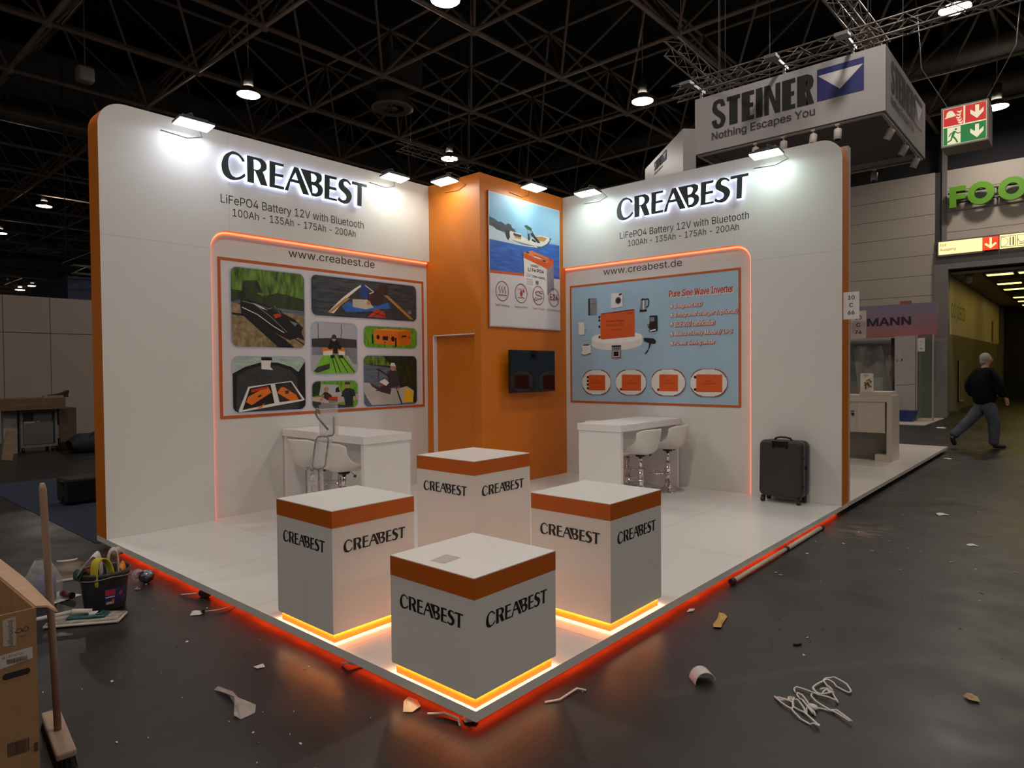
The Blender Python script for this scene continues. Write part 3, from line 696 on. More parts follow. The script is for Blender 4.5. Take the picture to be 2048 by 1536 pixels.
p([(.66,.66),(.7,.66),(.97,.05),(.93,.05)],PTAN); p(ell(.925,.24,.02,.05,10),PGREY); F.stroke([(.48,.87),(.56,.72),(.52,.66)],.01,PPALE); fin(F,PH[1])
# 3 person standing at the stern of a green inflatable
F=photo(2,PSKYG); p=F.poly
p([(0,.36),(0,.68),(.3,.70),(.6,.71),(1,.69),(1,.36)],PDG); p([(0,.36),(0,.52),(1,.52),(1,.36)],PGREY); F.stroke([(.14,.55),(.14,.98)],.008,PDG); F.stroke([(.64,.6),(.65,.98)],.008,PDG)
p([(.22,.5),(.36,.52),(.7,.52),(.74,.4),(.24,.4)],PORG); p([(.0,.0),(.24,.36),(.72,.36),(1,.0)],PGRN); p([(.8,.36),(1,.4),(1,.18),(.9,.2)],PGREY)
p([(.03,.05),(.13,.14),(.38,.2),(.38,.1),(.12,.02)],PDG)
for a,b in (((.48,.36),(.62,.02)),((.56,.36),(.78,.02)),((.64,.37),(.94,.02)),((.42,.36),(.52,.02))): F.stroke([a,b],.01,PBLK)
p([(.24,.44),(.24,.36),(.44,.36),(.44,.46)],PPALE); p([(.58,.46),(.58,.36),(.72,.36),(.72,.44)],PPALE)
p([(.4,.66),(.34,.5),(.4,.48),(.46,.5),(.46,.4),(.56,.4),(.56,.5),(.62,.48),(.66,.54),(.56,.66),(.48,.68)],PBLK); p(ell(.48,.69,.045,.05,14),PSKIN); p([(.42,.69),(.44,.76),(.48,.78),(.53,.76),(.54,.69)],PDG); p([(.4,.37),(.48,.37),(.48,.31),(.4,.31)],PBLK); p([(.58,.37),(.68,.37),(.68,.31),(.6,.31)],PBLK); fin(F,PH[2])
# 4 orange power box on grass
F=photo(3,PGRASS); p=F.poly
p([(.18,.85),(.62,.80),(.66,.12),(.2,.2)],PORG); p([(.62,.80),(.88,.9),(.88,.2),(.66,.12)],pm('orange_shade','d96a14',.1)); p([(.18,.85),(.42,.92),(.88,.9),(.62,.80)],pm('orange_light','f09030',.1))
p([(.34,.56),(.44,.55),(.44,.35),(.34,.37)],PBLK); p(ell(.255,.5,.03,.11,14),PBLK); p(ell(.53,.44,.035,.13,14),PBLK); p([(.14,.62),(.17,.6),(.17,.15),(.14,.2)],PBLK); p([(.57,.5),(.60,.5),(.60,.06),(.57,.06)],PBLK)
p([(.37,.3),(.39,.3),(.39,.22),(.37,.22)],PBLK); p([(.70,.62),(.79,.64),(.79,.55),(.70,.53)],PNAVY); p([(.83,.6),(.86,.6),(.86,.48),(.83,.48)],PRED); fin(F,PH[3])
# 5 two orange batteries in a boat floor
F=photo(4,PPALEW); p=F.poly
p([(0,0),(0,.7),(.16,.82),(.36,.9),(.6,.9),(.8,.82),(.9,.72),(1,.92),(1,0)],PBLK); p([(.04,0),(.06,.66),(.2,.78),(.4,.85),(.6,.84),(.78,.76),(.88,.62),(.9,0)],PDG)
p([(.38,.99),(.52,.99),(.5,.82),(.54,.76),(.38,.78)],PPALE); p([(.38,1),(.52,1),(.53,.94),(.38,.94)],PBLK)
p([(.2,.46),(.8,.55),(.99,.18),(.96,.16),(.08,.0),(.07,.03)],PPALE); p([(.22,.43),(.5,.49),(.55,.14),(.12,.04)],PBLK); p([(.56,.5),(.79,.53),(.95,.19),(.62,.15)],PBRN)
p([(.17,.18),(.2,.28),(.46,.46),(.51,.34),(.24,.12)],PORG); p([(.59,.33),(.66,.46),(.86,.28),(.9,.18),(.78,.17)],PORG); p([(.32,.28),(.37,.32),(.38,.28),(.33,.25)],PDG); p([(.70,.36),(.76,.37),(.75,.31),(.71,.3)],PDG)
p([(.23,.4),(.46,.46),(.45,.42),(.24,.35)],PRED); p([(.57,.49),(.72,.5),(.7,.44),(.58,.42)],PNAVY); p([(.3,.05),(.36,.1),(.42,.15),(.38,.07)],PORG); fin(F,PH[4])
# 6 two men with a crate
F=photo(5,PGRASS); p=F.poly
p([(0,.45),(0,1),(.18,1),(.16,.5)],PTREE); p([(.14,.5),(.2,.9),(.56,.86),(.66,.44)],pm('boat_hull','b5b6b8',.1)); p([(.5,.72),(.56,.8),(.6,.6),(.5,.58)],PBLK)
p([(0,.42),(1,.5),(1,.28),(.2,.12),(0,.3)],pm('table_pink','c4a9a0',.1)); p([(0,.3),(.4,.16),(.9,.06),(.9,0),(0,0)],PDG)
p([(.2,.5),(.26,.62),(.32,.6),(.4,.5),(.44,.36),(.32,.3),(.24,.4)],PBRN); p(ell(.3,.7,.055,.1,14),PSKIN); F.stroke([(.24,.5),(.18,.3)],.02,PSKIN)
p([(.66,.62),(.72,.72),(.82,.72),(.92,.66),(.96,.4),(.9,.42),(.88,.06),(.72,.08),(.68,.4),(.62,.42)],PNAVY); p(ell(.77,.83,.055,.11,14),PSKIN); p([(.71,.86),(.72,.96),(.82,.95),(.83,.87)],PDG); p(ell(.95,.34,.025,.05,10),PSKIN)
p([(.34,.40),(.54,.42),(.54,.30),(.34,.28)],PRED); p([(.34,.28),(.54,.3),(.54,.2),(.36,.17)],PDG); fin(F,PH[5])
# 7 person in a grey dinghy
F=photo(6,PLAKE2); p=F.poly
p([(0,.84),(0,1),(1,1),(1,0),(.7,.2),(.6,.74)],PTREE); p([(0,.84),(0,1),(.35,1),(.5,.8)],PREED)
p([(0,.3),(0,.48),(.12,.46),(.3,.36),(.64,.34),(.8,.38),(.94,.28),(.92,.06),(.6,.02),(.14,.03),(.06,.16)],pm('dinghy','b9b3ae',.1,8)); p([(.76,.34),(.84,.32),(.92,.26),(.92,.04),(.72,.06),(.76,.2)],PYEL)
p([(.1,.48),(.3,.36),(.5,.34),(.48,.22),(.3,.28),(.14,.4)],PDG); p([(.3,.42),(.36,.44),(.36,.36),(.28,.36)],PRED)
p([(.42,.66),(.5,.72),(.6,.7),(.65,.56),(.66,.4),(.5,.36),(.46,.3),(.2,.3),(.3,.38),(.44,.46),(.44,.56)],pm('jacket_plum','3b3338',.25)); p(ell(.54,.77,.055,.075,14),PSKIN); p([(.48,.8),(.5,.86),(.56,.86),(.59,.79)],PPALE)
F.stroke([(.24,.74),(.34,.68),(.46,.58)],.016,PBLK); p([(.3,.5),(.38,.54),(.46,.46),(.4,.4),(.28,.48)],PPALE); F.stroke([(.27,.7),(.26,.5)],.012,PDG); F.stroke([(.6,.34),(.64,.2),(.70,.02)],.02,PBLK); p(ell(.62,.32,.02,.035,10),PSKIN); fin(F,PH[6])
# ---- pale blue inverter panel on the right wall
t=thing('product_panel','pale blue panel with an orange device and ring of appliances, on the right wall','display panel')
a0,a1,z0,z1=-3.556,-1.104,1.10,2.733; xx=LX+RD
mb=MB()
for a in ((a0,z0,a1,z0+.028),(a0,z1-.028,a1,z1),(a0,z0+.028,a0+.028,z1-.028),(a1-.028,z0+.028,a1,z1-.028)): mb.box(xx-.006,-a[2],a[1],xx-.001,-a[0],a[3])
mb.build('border',BORD,t)
F=Flat((xx-.0045,0,0),(0,-1,0),(0,0,1),(-1,0,0)); F.step=.00012
SKYB=pm('pale_blue','a3c1d8',.05,1.2)
F.rect(a0+.028,z0+.028,a1-.028,z1-.028,SKYB)
DEV=pm('device_orange','d9581a',.06,6); DEVD=pm('device_dark','7a2c10',.1); RT_=pm('red_text','b8432a',.03); WT_=pm('white_text','e6e0dd',.02); SH_=pm('text_shadow','a5523c',.05)
p=F.poly
p(ell(-2.80,1.90,.395,.085,40),PPALE); p([(-3.195,1.90),(-2.405,1.90),(-2.405,1.985),(-3.195,1.985)],PPALE); p(ell(-2.80,1.985,.395,.075,40),pm('plinth_top','f2efec',.03))
p([(-3.05,1.975),(-3.05,2.30),(-3.03,2.318),(-2.53,2.345),(-2.515,2.335),(-2.515,1.985),(-3.02,1.965)],DEV); p([(-3.05,2.30),(-3.03,2.318),(-2.53,2.345),(-2.515,2.335),(-2.53,2.33),(-3.02,2.305)],DEVD)
for zz in (2.27,2.225,2.14,2.0): p(ell(-3.065,zz,.016,.02,10),PBLK)
F.text('Inverter Charger',-2.96,2.185,PBLK,width=.29,height=.034); F.text('3000w 12V-230V',-2.95,2.14,PBLK,width=.27,height=.026); F.rect(-2.88,2.09,-2.72,2.094,DEVD); F.rect(-2.86,2.078,-2.74,2.081,DEVD); F.text('CREABEST',-2.64,2.285,PBLK,width=.09,height=.016)
F.text('Pure Sine Wave Inverter',-2.018+.004,2.452-.004,WT_,width=.828,height=.088,offset=.05); F.text('Pure Sine Wave Inverter',-2.018,2.456,RT_,width=.825,height=.084,offset=.028)
for s,zz,wd in (('Integrated RCD',2.305,.36),('Integrated charger (optional)',2.195,.80),('ECE R10 certification',2.085,.52),('Mains Priority Mode // UPS',1.96,.74),('Power Saving Mode',1.845,.52)):
    F.text(s,-1.945+.006,zz-.006,SH_,width=wd,height=.068,offset=.06,shear=.25); F.text(s,-1.945,zz,WT_,width=wd,height=.066,offset=.014,shear=.25)
    p(ell(-1.985,zz+.03,.026,.03,16),SH_); p(ell(-1.987,zz+.032,.02,.024,16),WT_); F.stroke([(-2.0,zz+.03),(-1.988,zz+.018),(-1.968,zz+.048)],.006,SH_)
def app(b,fn): F.box=b; fn(F.poly,F.stroke); F.box=None
def fridge(p,s): p([(0,.02),(0,.97),(.25,1),(.25,0)],PDG); p([(.25,0),(.25,1),(1,.98),(1,.03)],PGREY); s([(.25,.66),(1,.67)],.004,PBLK); s([(.36,.6),(.36,.4)],.004,PPALE); s([(.36,.9),(.36,.72)],.004,PPALE)
def washer(p,s): p([(0,.02),(.02,1),(.98,.98),(1,.06),(.3,0)],PPALE); p(ell(.62,.48,.26,.25,20),PGREY); p(ell(.62,.48,.2,.19,20),PBLK); p([(.68,.93),(.94,.95),(.94,.83),(.68,.81)],PBLK)
def kettle(p,s): p([(.06,.14),(.16,.86),(.6,.9),(.72,.14)],PGREY); p([(.36,.14),(.4,.86),(.52,.88),(.5,.14)],PPALE); p([(.04,0),(.04,.16),(.74,.16),(.74,0)],PBLK); p([(.12,.84),(.36,1),(.6,.92),(.62,.84)],PBLK); s([(.6,.9),(.9,.92),(.96,.7),(.9,.4),(.72,.3)],.014,PBLK)
def coffee(p,s): p([(.15,.0),(.1,.12),(.2,.14),(.1,.3),(.14,.52),(.2,.55),(.2,1),(.98,1),(1,.05),(.6,0)],PBLK); p([(.26,.9),(.68,.9),(.68,.64),(.26,.64)],PGREY); p([(.2,.1),(.8,.16),(.84,.08),(.24,.02)],PPALE); s([(.04,.5),(.0,.4),(.1,.26)],.008,PBLK)
def dryer(p,s): p([(0,.98),(.03,.8),(.45,.66),(.38,.3),(.1,.02),(.02,0),(.3,.06),(.6,.62),(.9,.6),(1,.72),(.98,.82),(.8,.95),(.1,1)],PBLK); s([(.04,.02),(.26,.0)],.006,PBLK)
def oven(p,s): p([(0,0),(.02,1),(1,1),(1,.02)],PGREY); p([(.02,1),(1,1),(1,.88),(.02,.88)],PBLK); p([(.14,.14),(.14,.58),(.82,.58),(.82,.14)],PPALE); p([(.2,.18),(.2,.54),(.76,.54),(.76,.18)],PBLK); s([(.2,.76),(.84,.76)],.006,PDG)
def toaster(p,s): p([(.04,.1),(.06,.8),(.3,.98),(.96,.95),(1,.2),(.4,0)],PPALE); p([(.12,.86),(.34,.97),(.94,.94),(.7,.83)],PDG); s([(.1,.3),(.1,.64)],.006,PBLK); s([(0,.1),(.4,.0),(1,.16)],.006,PBLK)
def jug(p,s): p([(.08,0),(.1,.8),(0,.95),(.2,1),(.7,.98),(.7,0)],PPALE); s([(.7,.95),(.96,.9),(.96,.5),(.72,.45)],.012,PPALE)
for b,fn in (((-3.244,2.302,-3.106,2.537),fridge),((-2.872,2.376,-2.695,2.575),washer),((-2.446,2.299,-2.3,2.475),kettle),((-2.323,2.036,-2.181,2.242),coffee),((-2.383,1.758,-2.204,1.962),dryer),((-2.869,1.703,-2.722,1.88),oven),((-3.366,1.76,-3.2,1.916),toaster),((-3.415,2.043,-3.264,2.217),jug)): app(b,fn)
for (b0,c0,b1,c1),w_,pins in (((-3.352,1.216,-2.881,1.555),.27,4),((-2.808,1.222,-2.343,1.555),.29,1),((-2.276,1.222,-1.799,1.555),.26,1),((-1.738,1.222,-1.262,1.555),.33,2)):
    rr=(c1-c0)/2-.002; ring=rrect(b0,c0,b1,c1,rr,10); p(ring,pm('capsule_edge','6b6f78',.05)); p(rrect(b0+.004,c0+.004,b1-.004,c1-.004,rr-.004,10),PPALE)
    for q0 in (PI*.5,PI*1.5):
        pass
    for cx,a_,b_ in ((b0+rr,PI*.52,PI*.86),(b0+rr,PI*1.14,PI*1.48),(b1-rr,PI*.14,PI*.48),(b1-rr,PI*1.52,PI*1.86)):
        F.stroke(ell(cx,(c0+c1)/2,rr-.004,rr-.004,10,a_,b_),.012,RT_)
    cx=(b0+b1)/2+.01; cz=(c0+c1)/2-.005; p([(cx-w_/2,cz-.1),(cx-w_/2,cz+.10),(cx-w_/2+.012,cz+.108),(cx+w_/2,cz+.104),(cx+w_/2,cz-.104),(cx-w_/2+.01,cz-.106)],DEV)
    for k in range(pins): zz=cz+.075-.15*k/max(1,pins-1) if pins>1 else cz-.085; p([(cx-w_/2-.03,zz-.016),(cx-w_/2-.03,zz+.012),(cx-w_/2,zz+.016),(cx-w_/2,zz-.02)],PBLK if pins!=1 else DEVD)
    F.text('CREABEST',cx-.045,cz+.02,PBLK,width=.085,height=.012); F.text('Pure Sine Inverter',cx-.09,cz-.012,PBLK,width=.18,height=.016)
F.build('printed_sheet',t)
# ---- boat poster on the cabin
t=thing('boat_poster','tall poster of a speeding motorboat and an orange and white battery, on the orange cabin','poster')
mb=MB(); mb.box(3.957,TY-.018,2.10,5.407,TY-.001,3.775); mb.build('panel_edge',mat('poster_edge_shading',(.45,.10,.01),.5),t)  # orange-brown side shading put into the edge colour
F=Flat((3.957,TY-.0185,2.10),(1,0,0),(0,0,1),(0,-1,0)); F.step=.00015; Wp,Hp=1.45,1.675; F.box=(0,0,Wp,Hp); p=F.poly
p([(0.003,.003),(.003,.997),(.997,.997),(.997,.003)],PWHITE)
SKY=pm('poster_sky','86b9dd',.06,1.5,'a9d0ea'); SEA=pm('poster_sea','1a4fae',.3,7,'3d78cf',(.6,.6,5)); FOAM=pm('foam','cfdde8',.1,10)
p([(.01,.64),(.01,.99),(.99,.99),(.99,.64)],SKY); p([(.01,.40),(.01,.70),(.5,.70),(.99,.706),(.99,.43)],SEA)
p([(.01,.70),(.01,.81),(.08,.80),(.12,.785),(.16,.79),(.22,.775),(.25,.79),(.29,.785),(.30,.765),(.34,.755),(.36,.73),(.2,.72)],pm('headland','3f4148',.4,14)); p([(.01,.645),(.01,.745),(.06,.74),(.1,.725),(.16,.72),(.22,.70),(.27,.69),(.5,.67),(.7,.655),(.5,.645),(.3,.643)],FOAM)
p([(.26,.665),(.27,.73),(.30,.735),(.44,.715),(.53,.70),(.60,.735),(.70,.756),(.80,.754),(.852,.745),(.84,.716),(.74,.668),(.66,.651),(.45,.655)],PPALE); p([(.64,.66),(.72,.668),(.80,.70),(.852,.745),(.84,.712),(.74,.66),(.67,.648)],pm('hull_green','2f5a50',.1)); p([(.28,.672),(.62,.662),(.70,.675),(.6,.655),(.44,.652)],PGREY)
p([(.62,.735),(.72,.748),(.80,.745),(.76,.715),(.68,.705)],PTAN)
p([(.205,.725),(.23,.745),(.265,.74),(.275,.69),(.25,.662),(.225,.68)],PNAVY); p([(.275,.738),(.43,.73),(.43,.685),(.29,.69)],PPALE); p([(.32,.728),(.425,.724),(.425,.705),(.32,.708)],PBRN); p([(.335,.708),(.425,.705),(.42,.69),(.34,.692)],PTAN)
F.stroke([(.33,.73),(.345,.765),(.36,.75)],.007,PGREY)
p([(.468,.80),(.50,.812),(.575,.795),(.57,.772),(.51,.78)],pm('canopy_green','2c5240',.1)); F.stroke([(.565,.78),(.63,.725)],.012,PBLK); F.stroke([(.51,.78),(.525,.70)],.008,PGREY); F.stroke([(.55,.78),(.56,.71)],.006,PGREY)
p([(.55,.752),(.59,.762),(.63,.735),(.70,.695),(.66,.69),(.60,.722),(.57,.735)],PNAVY); p([(.515,.745),(.54,.75),(.55,.70),(.52,.69)],PTREE); p([(.58,.715),(.64,.70),(.62,.69),(.57,.70)],PBLK); p([(.83,.74),(.86,.755),(.855,.735)],PBLK)
F.stroke([(.86,.71),(.99,.702)],.003,PNAVY)
for k in range(14): q=(random.uniform(.05,.9),random.uniform(.43,.61)); F.stroke([q,(q[0]+random.uniform(.04,.14),q[1]+random.uniform(-.004,.006))],.004,pm('sea_dark','16377f',.2) if k%2 else pm('sea_light','5f92dc',.2))
p([(.01,.395),(.01,.418),(.5,.432),(.5,.41)],pm('poster_orange','cf5a2c',.05)); p([(.01,.01),(.01,.396),(.5,.41),(.99,.428),(.99,.01)],PWHITE)
# battery: white body, grey side, orange lid
p([(.452,.56),(.463,.347),(.79,.282),(.79,.50)],PPALE); p([(.79,.50),(.79,.282),(.895,.332),(.89,.545)],PGREY); p([(.775,.285),(.79,.282),(.79,.50),(.775,.503)],PWHITE)
p([(.45,.592),(.455,.551),(.79,.496),(.892,.537),(.886,.58),(.785,.54)],DEV); p([(.45,.592),(.564,.619),(.886,.58),(.785,.54)],pm('lid_light','e2794a',.05)); p([(.66,.606),(.74,.60),(.76,.59),(.70,.594)],PORG)
for a in ((.51,.598),(.75,.556)): p(ell(a[0],a[1],.024,.007,10),PBLK)
p([(.81,.588),(.86,.592),(.88,.57),(.83,.566)],PRED)
F.stroke([(.6,.59),(.84,.562)],.004,PBLK); F.stroke([(.6,.575),(.7,.568)],.012,PPALE)
F.box=None
F.text('CREABEST',.80,.825,PBLK,width=.16,height=.03,offset=.02); F.text('Li Fe PO4',.745,.76,PBLK,width=.33,height=.046,offset=.03); F.text('12.8V  100Ah  1280Wh',.70,.685,PBLK,width=.40,height=.028)
for k in range(5): F.rect(.70,.655-.018*k,.84,.66-.018*k,PGREY)
F.stroke([(.70,.735),(1.12,.675)],.003,PBLK); F.rect(.90,.60,.96,.65,PGREY)
DK=pm('icon_brown','8a3b22',.05)
for cx,tx in ((.235,'Self Heating'),(.60,'Waterproof IP67'),(.955,'Type C Charger'),(1.29,'ECE R10 Approved')):
    F.stroke(ell(cx,.455,.118,.122,32),.009,DK,True)
    F.text(tx,cx-.13 if cx<1.2 else cx-.15,.258,DK,width=.26 if cx<1.2 else .29,height=.034)
for k in (-.05,0,.05):
    F.stroke([(.235+k+.014*math.sin(q*2.2),.43+.085*q/3) for q in [3*i/10 for i in range(11)]],.009,DK)
F.stroke([(.155,.405),(.315,.405)],.009,DK)
p([(.60,.52),(.575,.45),(.59,.42),(.615,.42),(.63,.45)],RT_); p([(.645,.53),(.63,.48),(.65,.465),(.665,.485)],RT_); F.text('IP67',.525,.495,DK,size=.05); F.stroke([(.54,.405),(.58,.395),(.62,.405),(.67,.395)],.008,DK)
F.stroke([(1.02,.50),(.95,.51),(.89,.49),(.90,.465),(.97,.455),(1.02,.445),(1.03,.42),(.94,.405)],.01,DK)
for cx,cz in ((1.01,.50),(.90,.405)): p(rrect(cx-.03,cz-.018,cx+.03,cz+.018,.01,3),DK); p(rrect(cx-.02,cz-.01,cx+.02,cz+.01,.005,3),PWHITE)
F.text('E24',1.205,.415,DK,width=.175,height=.085,offset=.025)
F.build('printed_sheet',t)
# ---- wall mounted screen
t=thing('wall_screen','black flat television mounted on the orange cabin below the boat poster','television')
mb=MB(); mb.box(4.226,TY-.12,1.272,5.142,TY-.085,1.818); mb.build('bezel',mat('screen_bezel',(.01,.01,.012),.35),t,bevel=.004)
mb=MB(); mb.box(4.236,TY-.1212,1.286,5.132,TY-.1202,1.808); mb.build('display',mat('screen_glass',(.004,.004,.006),.06,noise=.01),t)
mb=MB(); mb.box(4.5,TY-.085,1.40,4.85,TY-.001,1.70); mb.build('wall_mount',BLACK,t)
# ---------------------------------------------------------------- four display boxes
SB=.569
WARM=glow('warm_led_strip',(1,.76,.45),LEDWARM)
def display_box(x,y,h,lab,logoz):
    t=thing('display_plinth',lab,'display box',(x,y,ZP),group='white and orange display boxes on the platform corner')
    zb=.057
    mb=MB(); mb.box(0,0,zb,SB,SB,h-.095); mb.build('body',WHITE,t)
    mb=MB(); mb.box(-.0008,-.0008,h-.095,SB+.0008,SB+.0008,h-.004); mb.build('orange_band',ORANGE2,t)
    mb=MB(); mb.box(0,0,h-.004,SB,SB,h); mb.build('top_board',WHITE2,t)
    e=.016
    mb=MB(); mb.box(e,e,.001,SB-e,SB-e,zb-.0005); mb.build('plinth_base',PLINTH,t)
    mb=MB()      # light line under the overhang, turned in towards the plinth, behind a thin lip
    def loop(o,z): return [(o,o,z),(SB-o,o,z),(SB-o,SB-o,z),(o,SB-o,z)]
    def skirt(a,b,m):
        for i in range(4): mb.quad(a[i],a[(i+1)%4],b[(i+1)%4],b[i],m)
    skirt(loop(.0032,zb-.0058),loop(.0095,zb-.0004),0); skirt(loop(.0012,zb),loop(.0012,zb-.0064),1); skirt(loop(.0012,zb-.0064),loop(.0030,zb-.0064),1); skirt(loop(.0030,zb-.0064),loop(.0032,zb-.0058),1)
    mb.build('led_strip',[WARM,WHITE],t,fix=False)
    for o,r_,n_ in (((0,SB,0),(0,-1,0),(-1,0,0)),((0,0,0),(1,0,0),(0,-1,0))):
        F=Flat(Vector(o),r_,(0,0,1),n_); F.k=2; flat_logo(F,.07,logoz,.43,.065,INK); F.build('lettering',t)
    return t
bA=display_box(.001,.004,.575,'lowest white and orange display box, at the front corner of the platform','' or .339)
bB=display_box(.004,1.071,.72,'white and orange display box left of the front one, before the left table',.482)
bC=display_box(1.092,.02,.72,'white and orange display box right of the front one, before the right table',.482)
bD=display_box(1.074,1.056,.87,'tallest white and orange display box, rearmost in the middle of the group',.632)
F=Flat((0,0,.5755),(1,0,0),(0,1,0),(0,0,1)); F.poly([(.055,.345),(.178,.366),(.186,.27),(.07,.258)],mat('dust_patch_grey',(.50,.46,.45),.6,noise=.3,scale=120)); o=F.build('dust_patch',bA)
# ---------------------------------------------------------------- high tables
TW=mat('table_white',(.80,.79,.78),.3,noise=.015,scale=2)
def high_table(lab,x0,y0,x1,y1,ax):
    t=thing('high_table',lab,'table',((x0+x1)/2,(y0+y1)/2,ZP)); hx,hy=(x1-x0)/2,(y1-y0)/2
    mb=MB(); mb.box(-hx,-hy,.775,hx,hy,.85); mb.build('tabletop',TW,t,bevel=.002)
    for s in (-1,1):
        mb=MB()
        if ax=='x': a=s*(hx-.012)-(.05 if s>0 else 0); mb.box(a,-hy+.012,.001,a+.05,hy-.012,.7745)
        else: a=s*(hy-.012)-(.05 if s>0 else 0); mb.box(-hx+.012,a,.001,hx-.012,a+.05,.7745)
        mb.build('end_panel',TW,t)
    mb=MB()
    if ax=='x': mb.box(-hx+.062,-.012,.45,hx-.062,.012,.7745)
    else: mb.box(-.012,-hy+.062,.45,.012,hy-.062,.7745)
    mb.build('rail',TW,t)
    return t
high_table('white high table standing out from the right wall, beside the suitcase side',4.17,1.87,5.545,2.45,'x')
high_table('white high table standing out from the left wall, behind the acrylic stand',1.73,3.15,2.31,4.605,'y')
# ---------------------------------------------------------------- bar stools
SHELL=mat('white_leatherette',(.72,.70,.66),.38,noise=.03,scale=4,bump=.05,bscale=150)
def make_stool(lab,loc,rz):
    t=thing('bar_stool',lab,'bar stool',loc,rz,group='white bucket bar stools at the two high tables')
    path=[(.215,.535),(.17,.53),(.08,.512),(-.02,.505),(-.10,.508),(-.155,.53),(-.19,.585),(-.212,.665),(-.228,.745),(-.238,.80)]
    hw=[.18,.20,.215,.222,.225,.226,.224,.215,.195,.160]
    lift=[.0,.02,.055,.10,.16,.195,.17,.10,.035,-.008]; fwd=[0,0,.0,.0,.02,.06,.10,.115,.10,.075]
    rows=[]
    for (y,z),w_,l,f in zip(path,hw,lift,fwd):
        rows.append([(w_*u*(1-.06*abs(u)), y+f*abs(u)**2.2, z+l*abs(u)**2.6) for u in [-1,-.8,-.55,-.28,0,.28,.55,.8,1]])
    mb=MB(); mb.grid(rows); mb.build('seat_shell',SHELL,t,solid=.022,subsurf=2,fix=False)
    mb=MB(); mb.lathe([(.0,.475),(.05,.475),(.06,.492),(0,.492)],20); mb.build('seat_mount',BLACK,t)
    mb=MB(); mb.lathe([(0,.0),(.20,.0),(.203,.006),(.195,.012),(.12,.022),(.06,.038),(.04,.065),(.036,.1)],36); mb.build('base_disc',CHROME,t)
    mb=MB(); mb.tube([(0,0,.06),(0,0,.33)],.034,18); mb.tube([(0,0,.33),(0,0,.48)],.022,16); mb.lathe([(.034,.325),(.037,.33),(.034,.337)],18); col_=mb.build('column',CHROME,t)
    mb=MB(); pts=[(.03,.0,.205)]+[(.115*math.sin(a),.105-.105*math.cos(a)+.02,.205) for a in [2*PI*k/20 for k in range(0,21)]]; mb.tube(pts[1:],.009,8); mb.tube([(0,.0,.205),(0,.03,.205)],.012,8); mb.lathe([(.034,.19),(.042,.19),(.042,.22),(.034,.22)],18); mb.build('foot_ring',CHROME,col_)
    mb=MB(); mb.tube([(.02,0,.515),(.14,.0,.505),(.19,0,.48)],.005,6); lv=mb.build('lever',CHROME,t)
    mb=MB(); mb.ball((.195,0,.474),.014,8,sc=(1.5,1,1)); mb.build('lever_grip',BLACK,lv)
    return t
S0=make_stool('white bar stool at the right table, near side, closest to the wall',(5.20,1.86,ZP),.1)
dup(S0,(4.56,1.86,ZP),-.08,'white bar stool at the right table, near side, next to the table end panel')
dup(S0,(4.80,2.50,ZP+.03),PI,'white bar stool behind the right table, its backrest top showing beside the orange cabin')
dup(S0,(5.27,2.46,ZP),PI+.1,'white bar stool behind the right table, mostly hidden under the tabletop')
dup(S0,(1.72,4.02,ZP),-PI/2+.1,'white bar stool at the left table, near side, closest to the wall')
dup(S0,(1.72,3.46,ZP),-PI/2-.06,'white bar stool at the left table, near side, behind the acrylic stand')
dup(S0,(2.34,4.42,ZP+.02),PI/2,'white bar stool behind the left table whose backrest top shows above the tabletop')
dup(S0,(2.31,3.72,ZP),PI/2-.1,'white bar stool behind the left table, hidden below the tabletop')
# ---------------------------------------------------------------- suitcase leaning on the right wall
CASE=mat('charcoal_shell',(.028,.028,.031),.38,noise=.15,scale=4,bump=.06,bscale=180)
t=thing('suitcase','large charcoal hard shell suitcase with four wheels standing against the right wall','suitcase',(5.36,.548,ZP),0)
tl=Matrix.Rotation(math.radians(2),4,'Y')
def shellbox(d0,d1,hw,z0,z1,r):
    mb=MB(); mb.prism(rrect(-hw,z0,hw,z1,r,6),lambda a,b,d:tl@Vector((d,a,b)),d0,d1); return mb
shellbox(-.125,-.006,.232,.065,.675,.06).build('front_shell',CASE,t,bevel=.028)
shellbox(.006,.115,.232,.065,.675,.06).build('back_shell',CASE,t,bevel=.028)
shellbox(-.0055,.0055,.226,.072,.668,.055).build('zip',BLACK,t)
mb=MB(); mb.tube([tl@Vector(p) for p in ((-.02,-.085,.672),(-.02,-.07,.695),(-.02,-.02,.705),(-.02,.04,.705),(-.02,.085,.695),(-.02,.10,.672))],.011,8); mb.build('top_handle',BLACK,t)
mb=MB(); mb.box(-.134,-.06,.60,-.12,.075,.665,0,tl); mb.box(-.138,-.075,.585,-.118,-.055,.668,0,tl); mb.box(-.138,.07,.585,-.118,.09,.668,0,tl); mb.build('trolley_handle',mat('gloss_black',(.006,.006,.007),.15),t,bevel=.004)
mb=MB(); mb.tube([tl@Vector(p) for p in ((0,.232,.29),(0,.25,.30),(0,.258,.36),(0,.25,.44),(0,.232,.45))],.011,8); mb.build('side_handle',BLACK,t)
mb=MB(); mb.box(-.018,-.246,.37,.018,-.232,.41,0,tl); mb.build('lock',BLACK,t)
for yy,zz in ((-.2335,.50),(-.2335,.19)):
    mb=MB(); mb.box(-.085,yy-.002,zz-.018,-.065,yy+.003,zz+.018,0,tl); mb.build('side_foot',BLACK,t)
for a,b in ((-.095,.19),(-.095,-.19),(.085,.19),(.085,-.19)):
    mb=MB(); mb.box(a-.02,b-.018,.035,a+.02,b+.018,.07); mb.lathe([(0,-.018),(.026,-.018),(.028,-.01),(.028,.01),(.026,.018),(0,.018)],16,o=(a-.008,b,.0285),mt=Matrix.Rotation(PI/2,4,'X')); mb.build('wheel',BLACK,t)
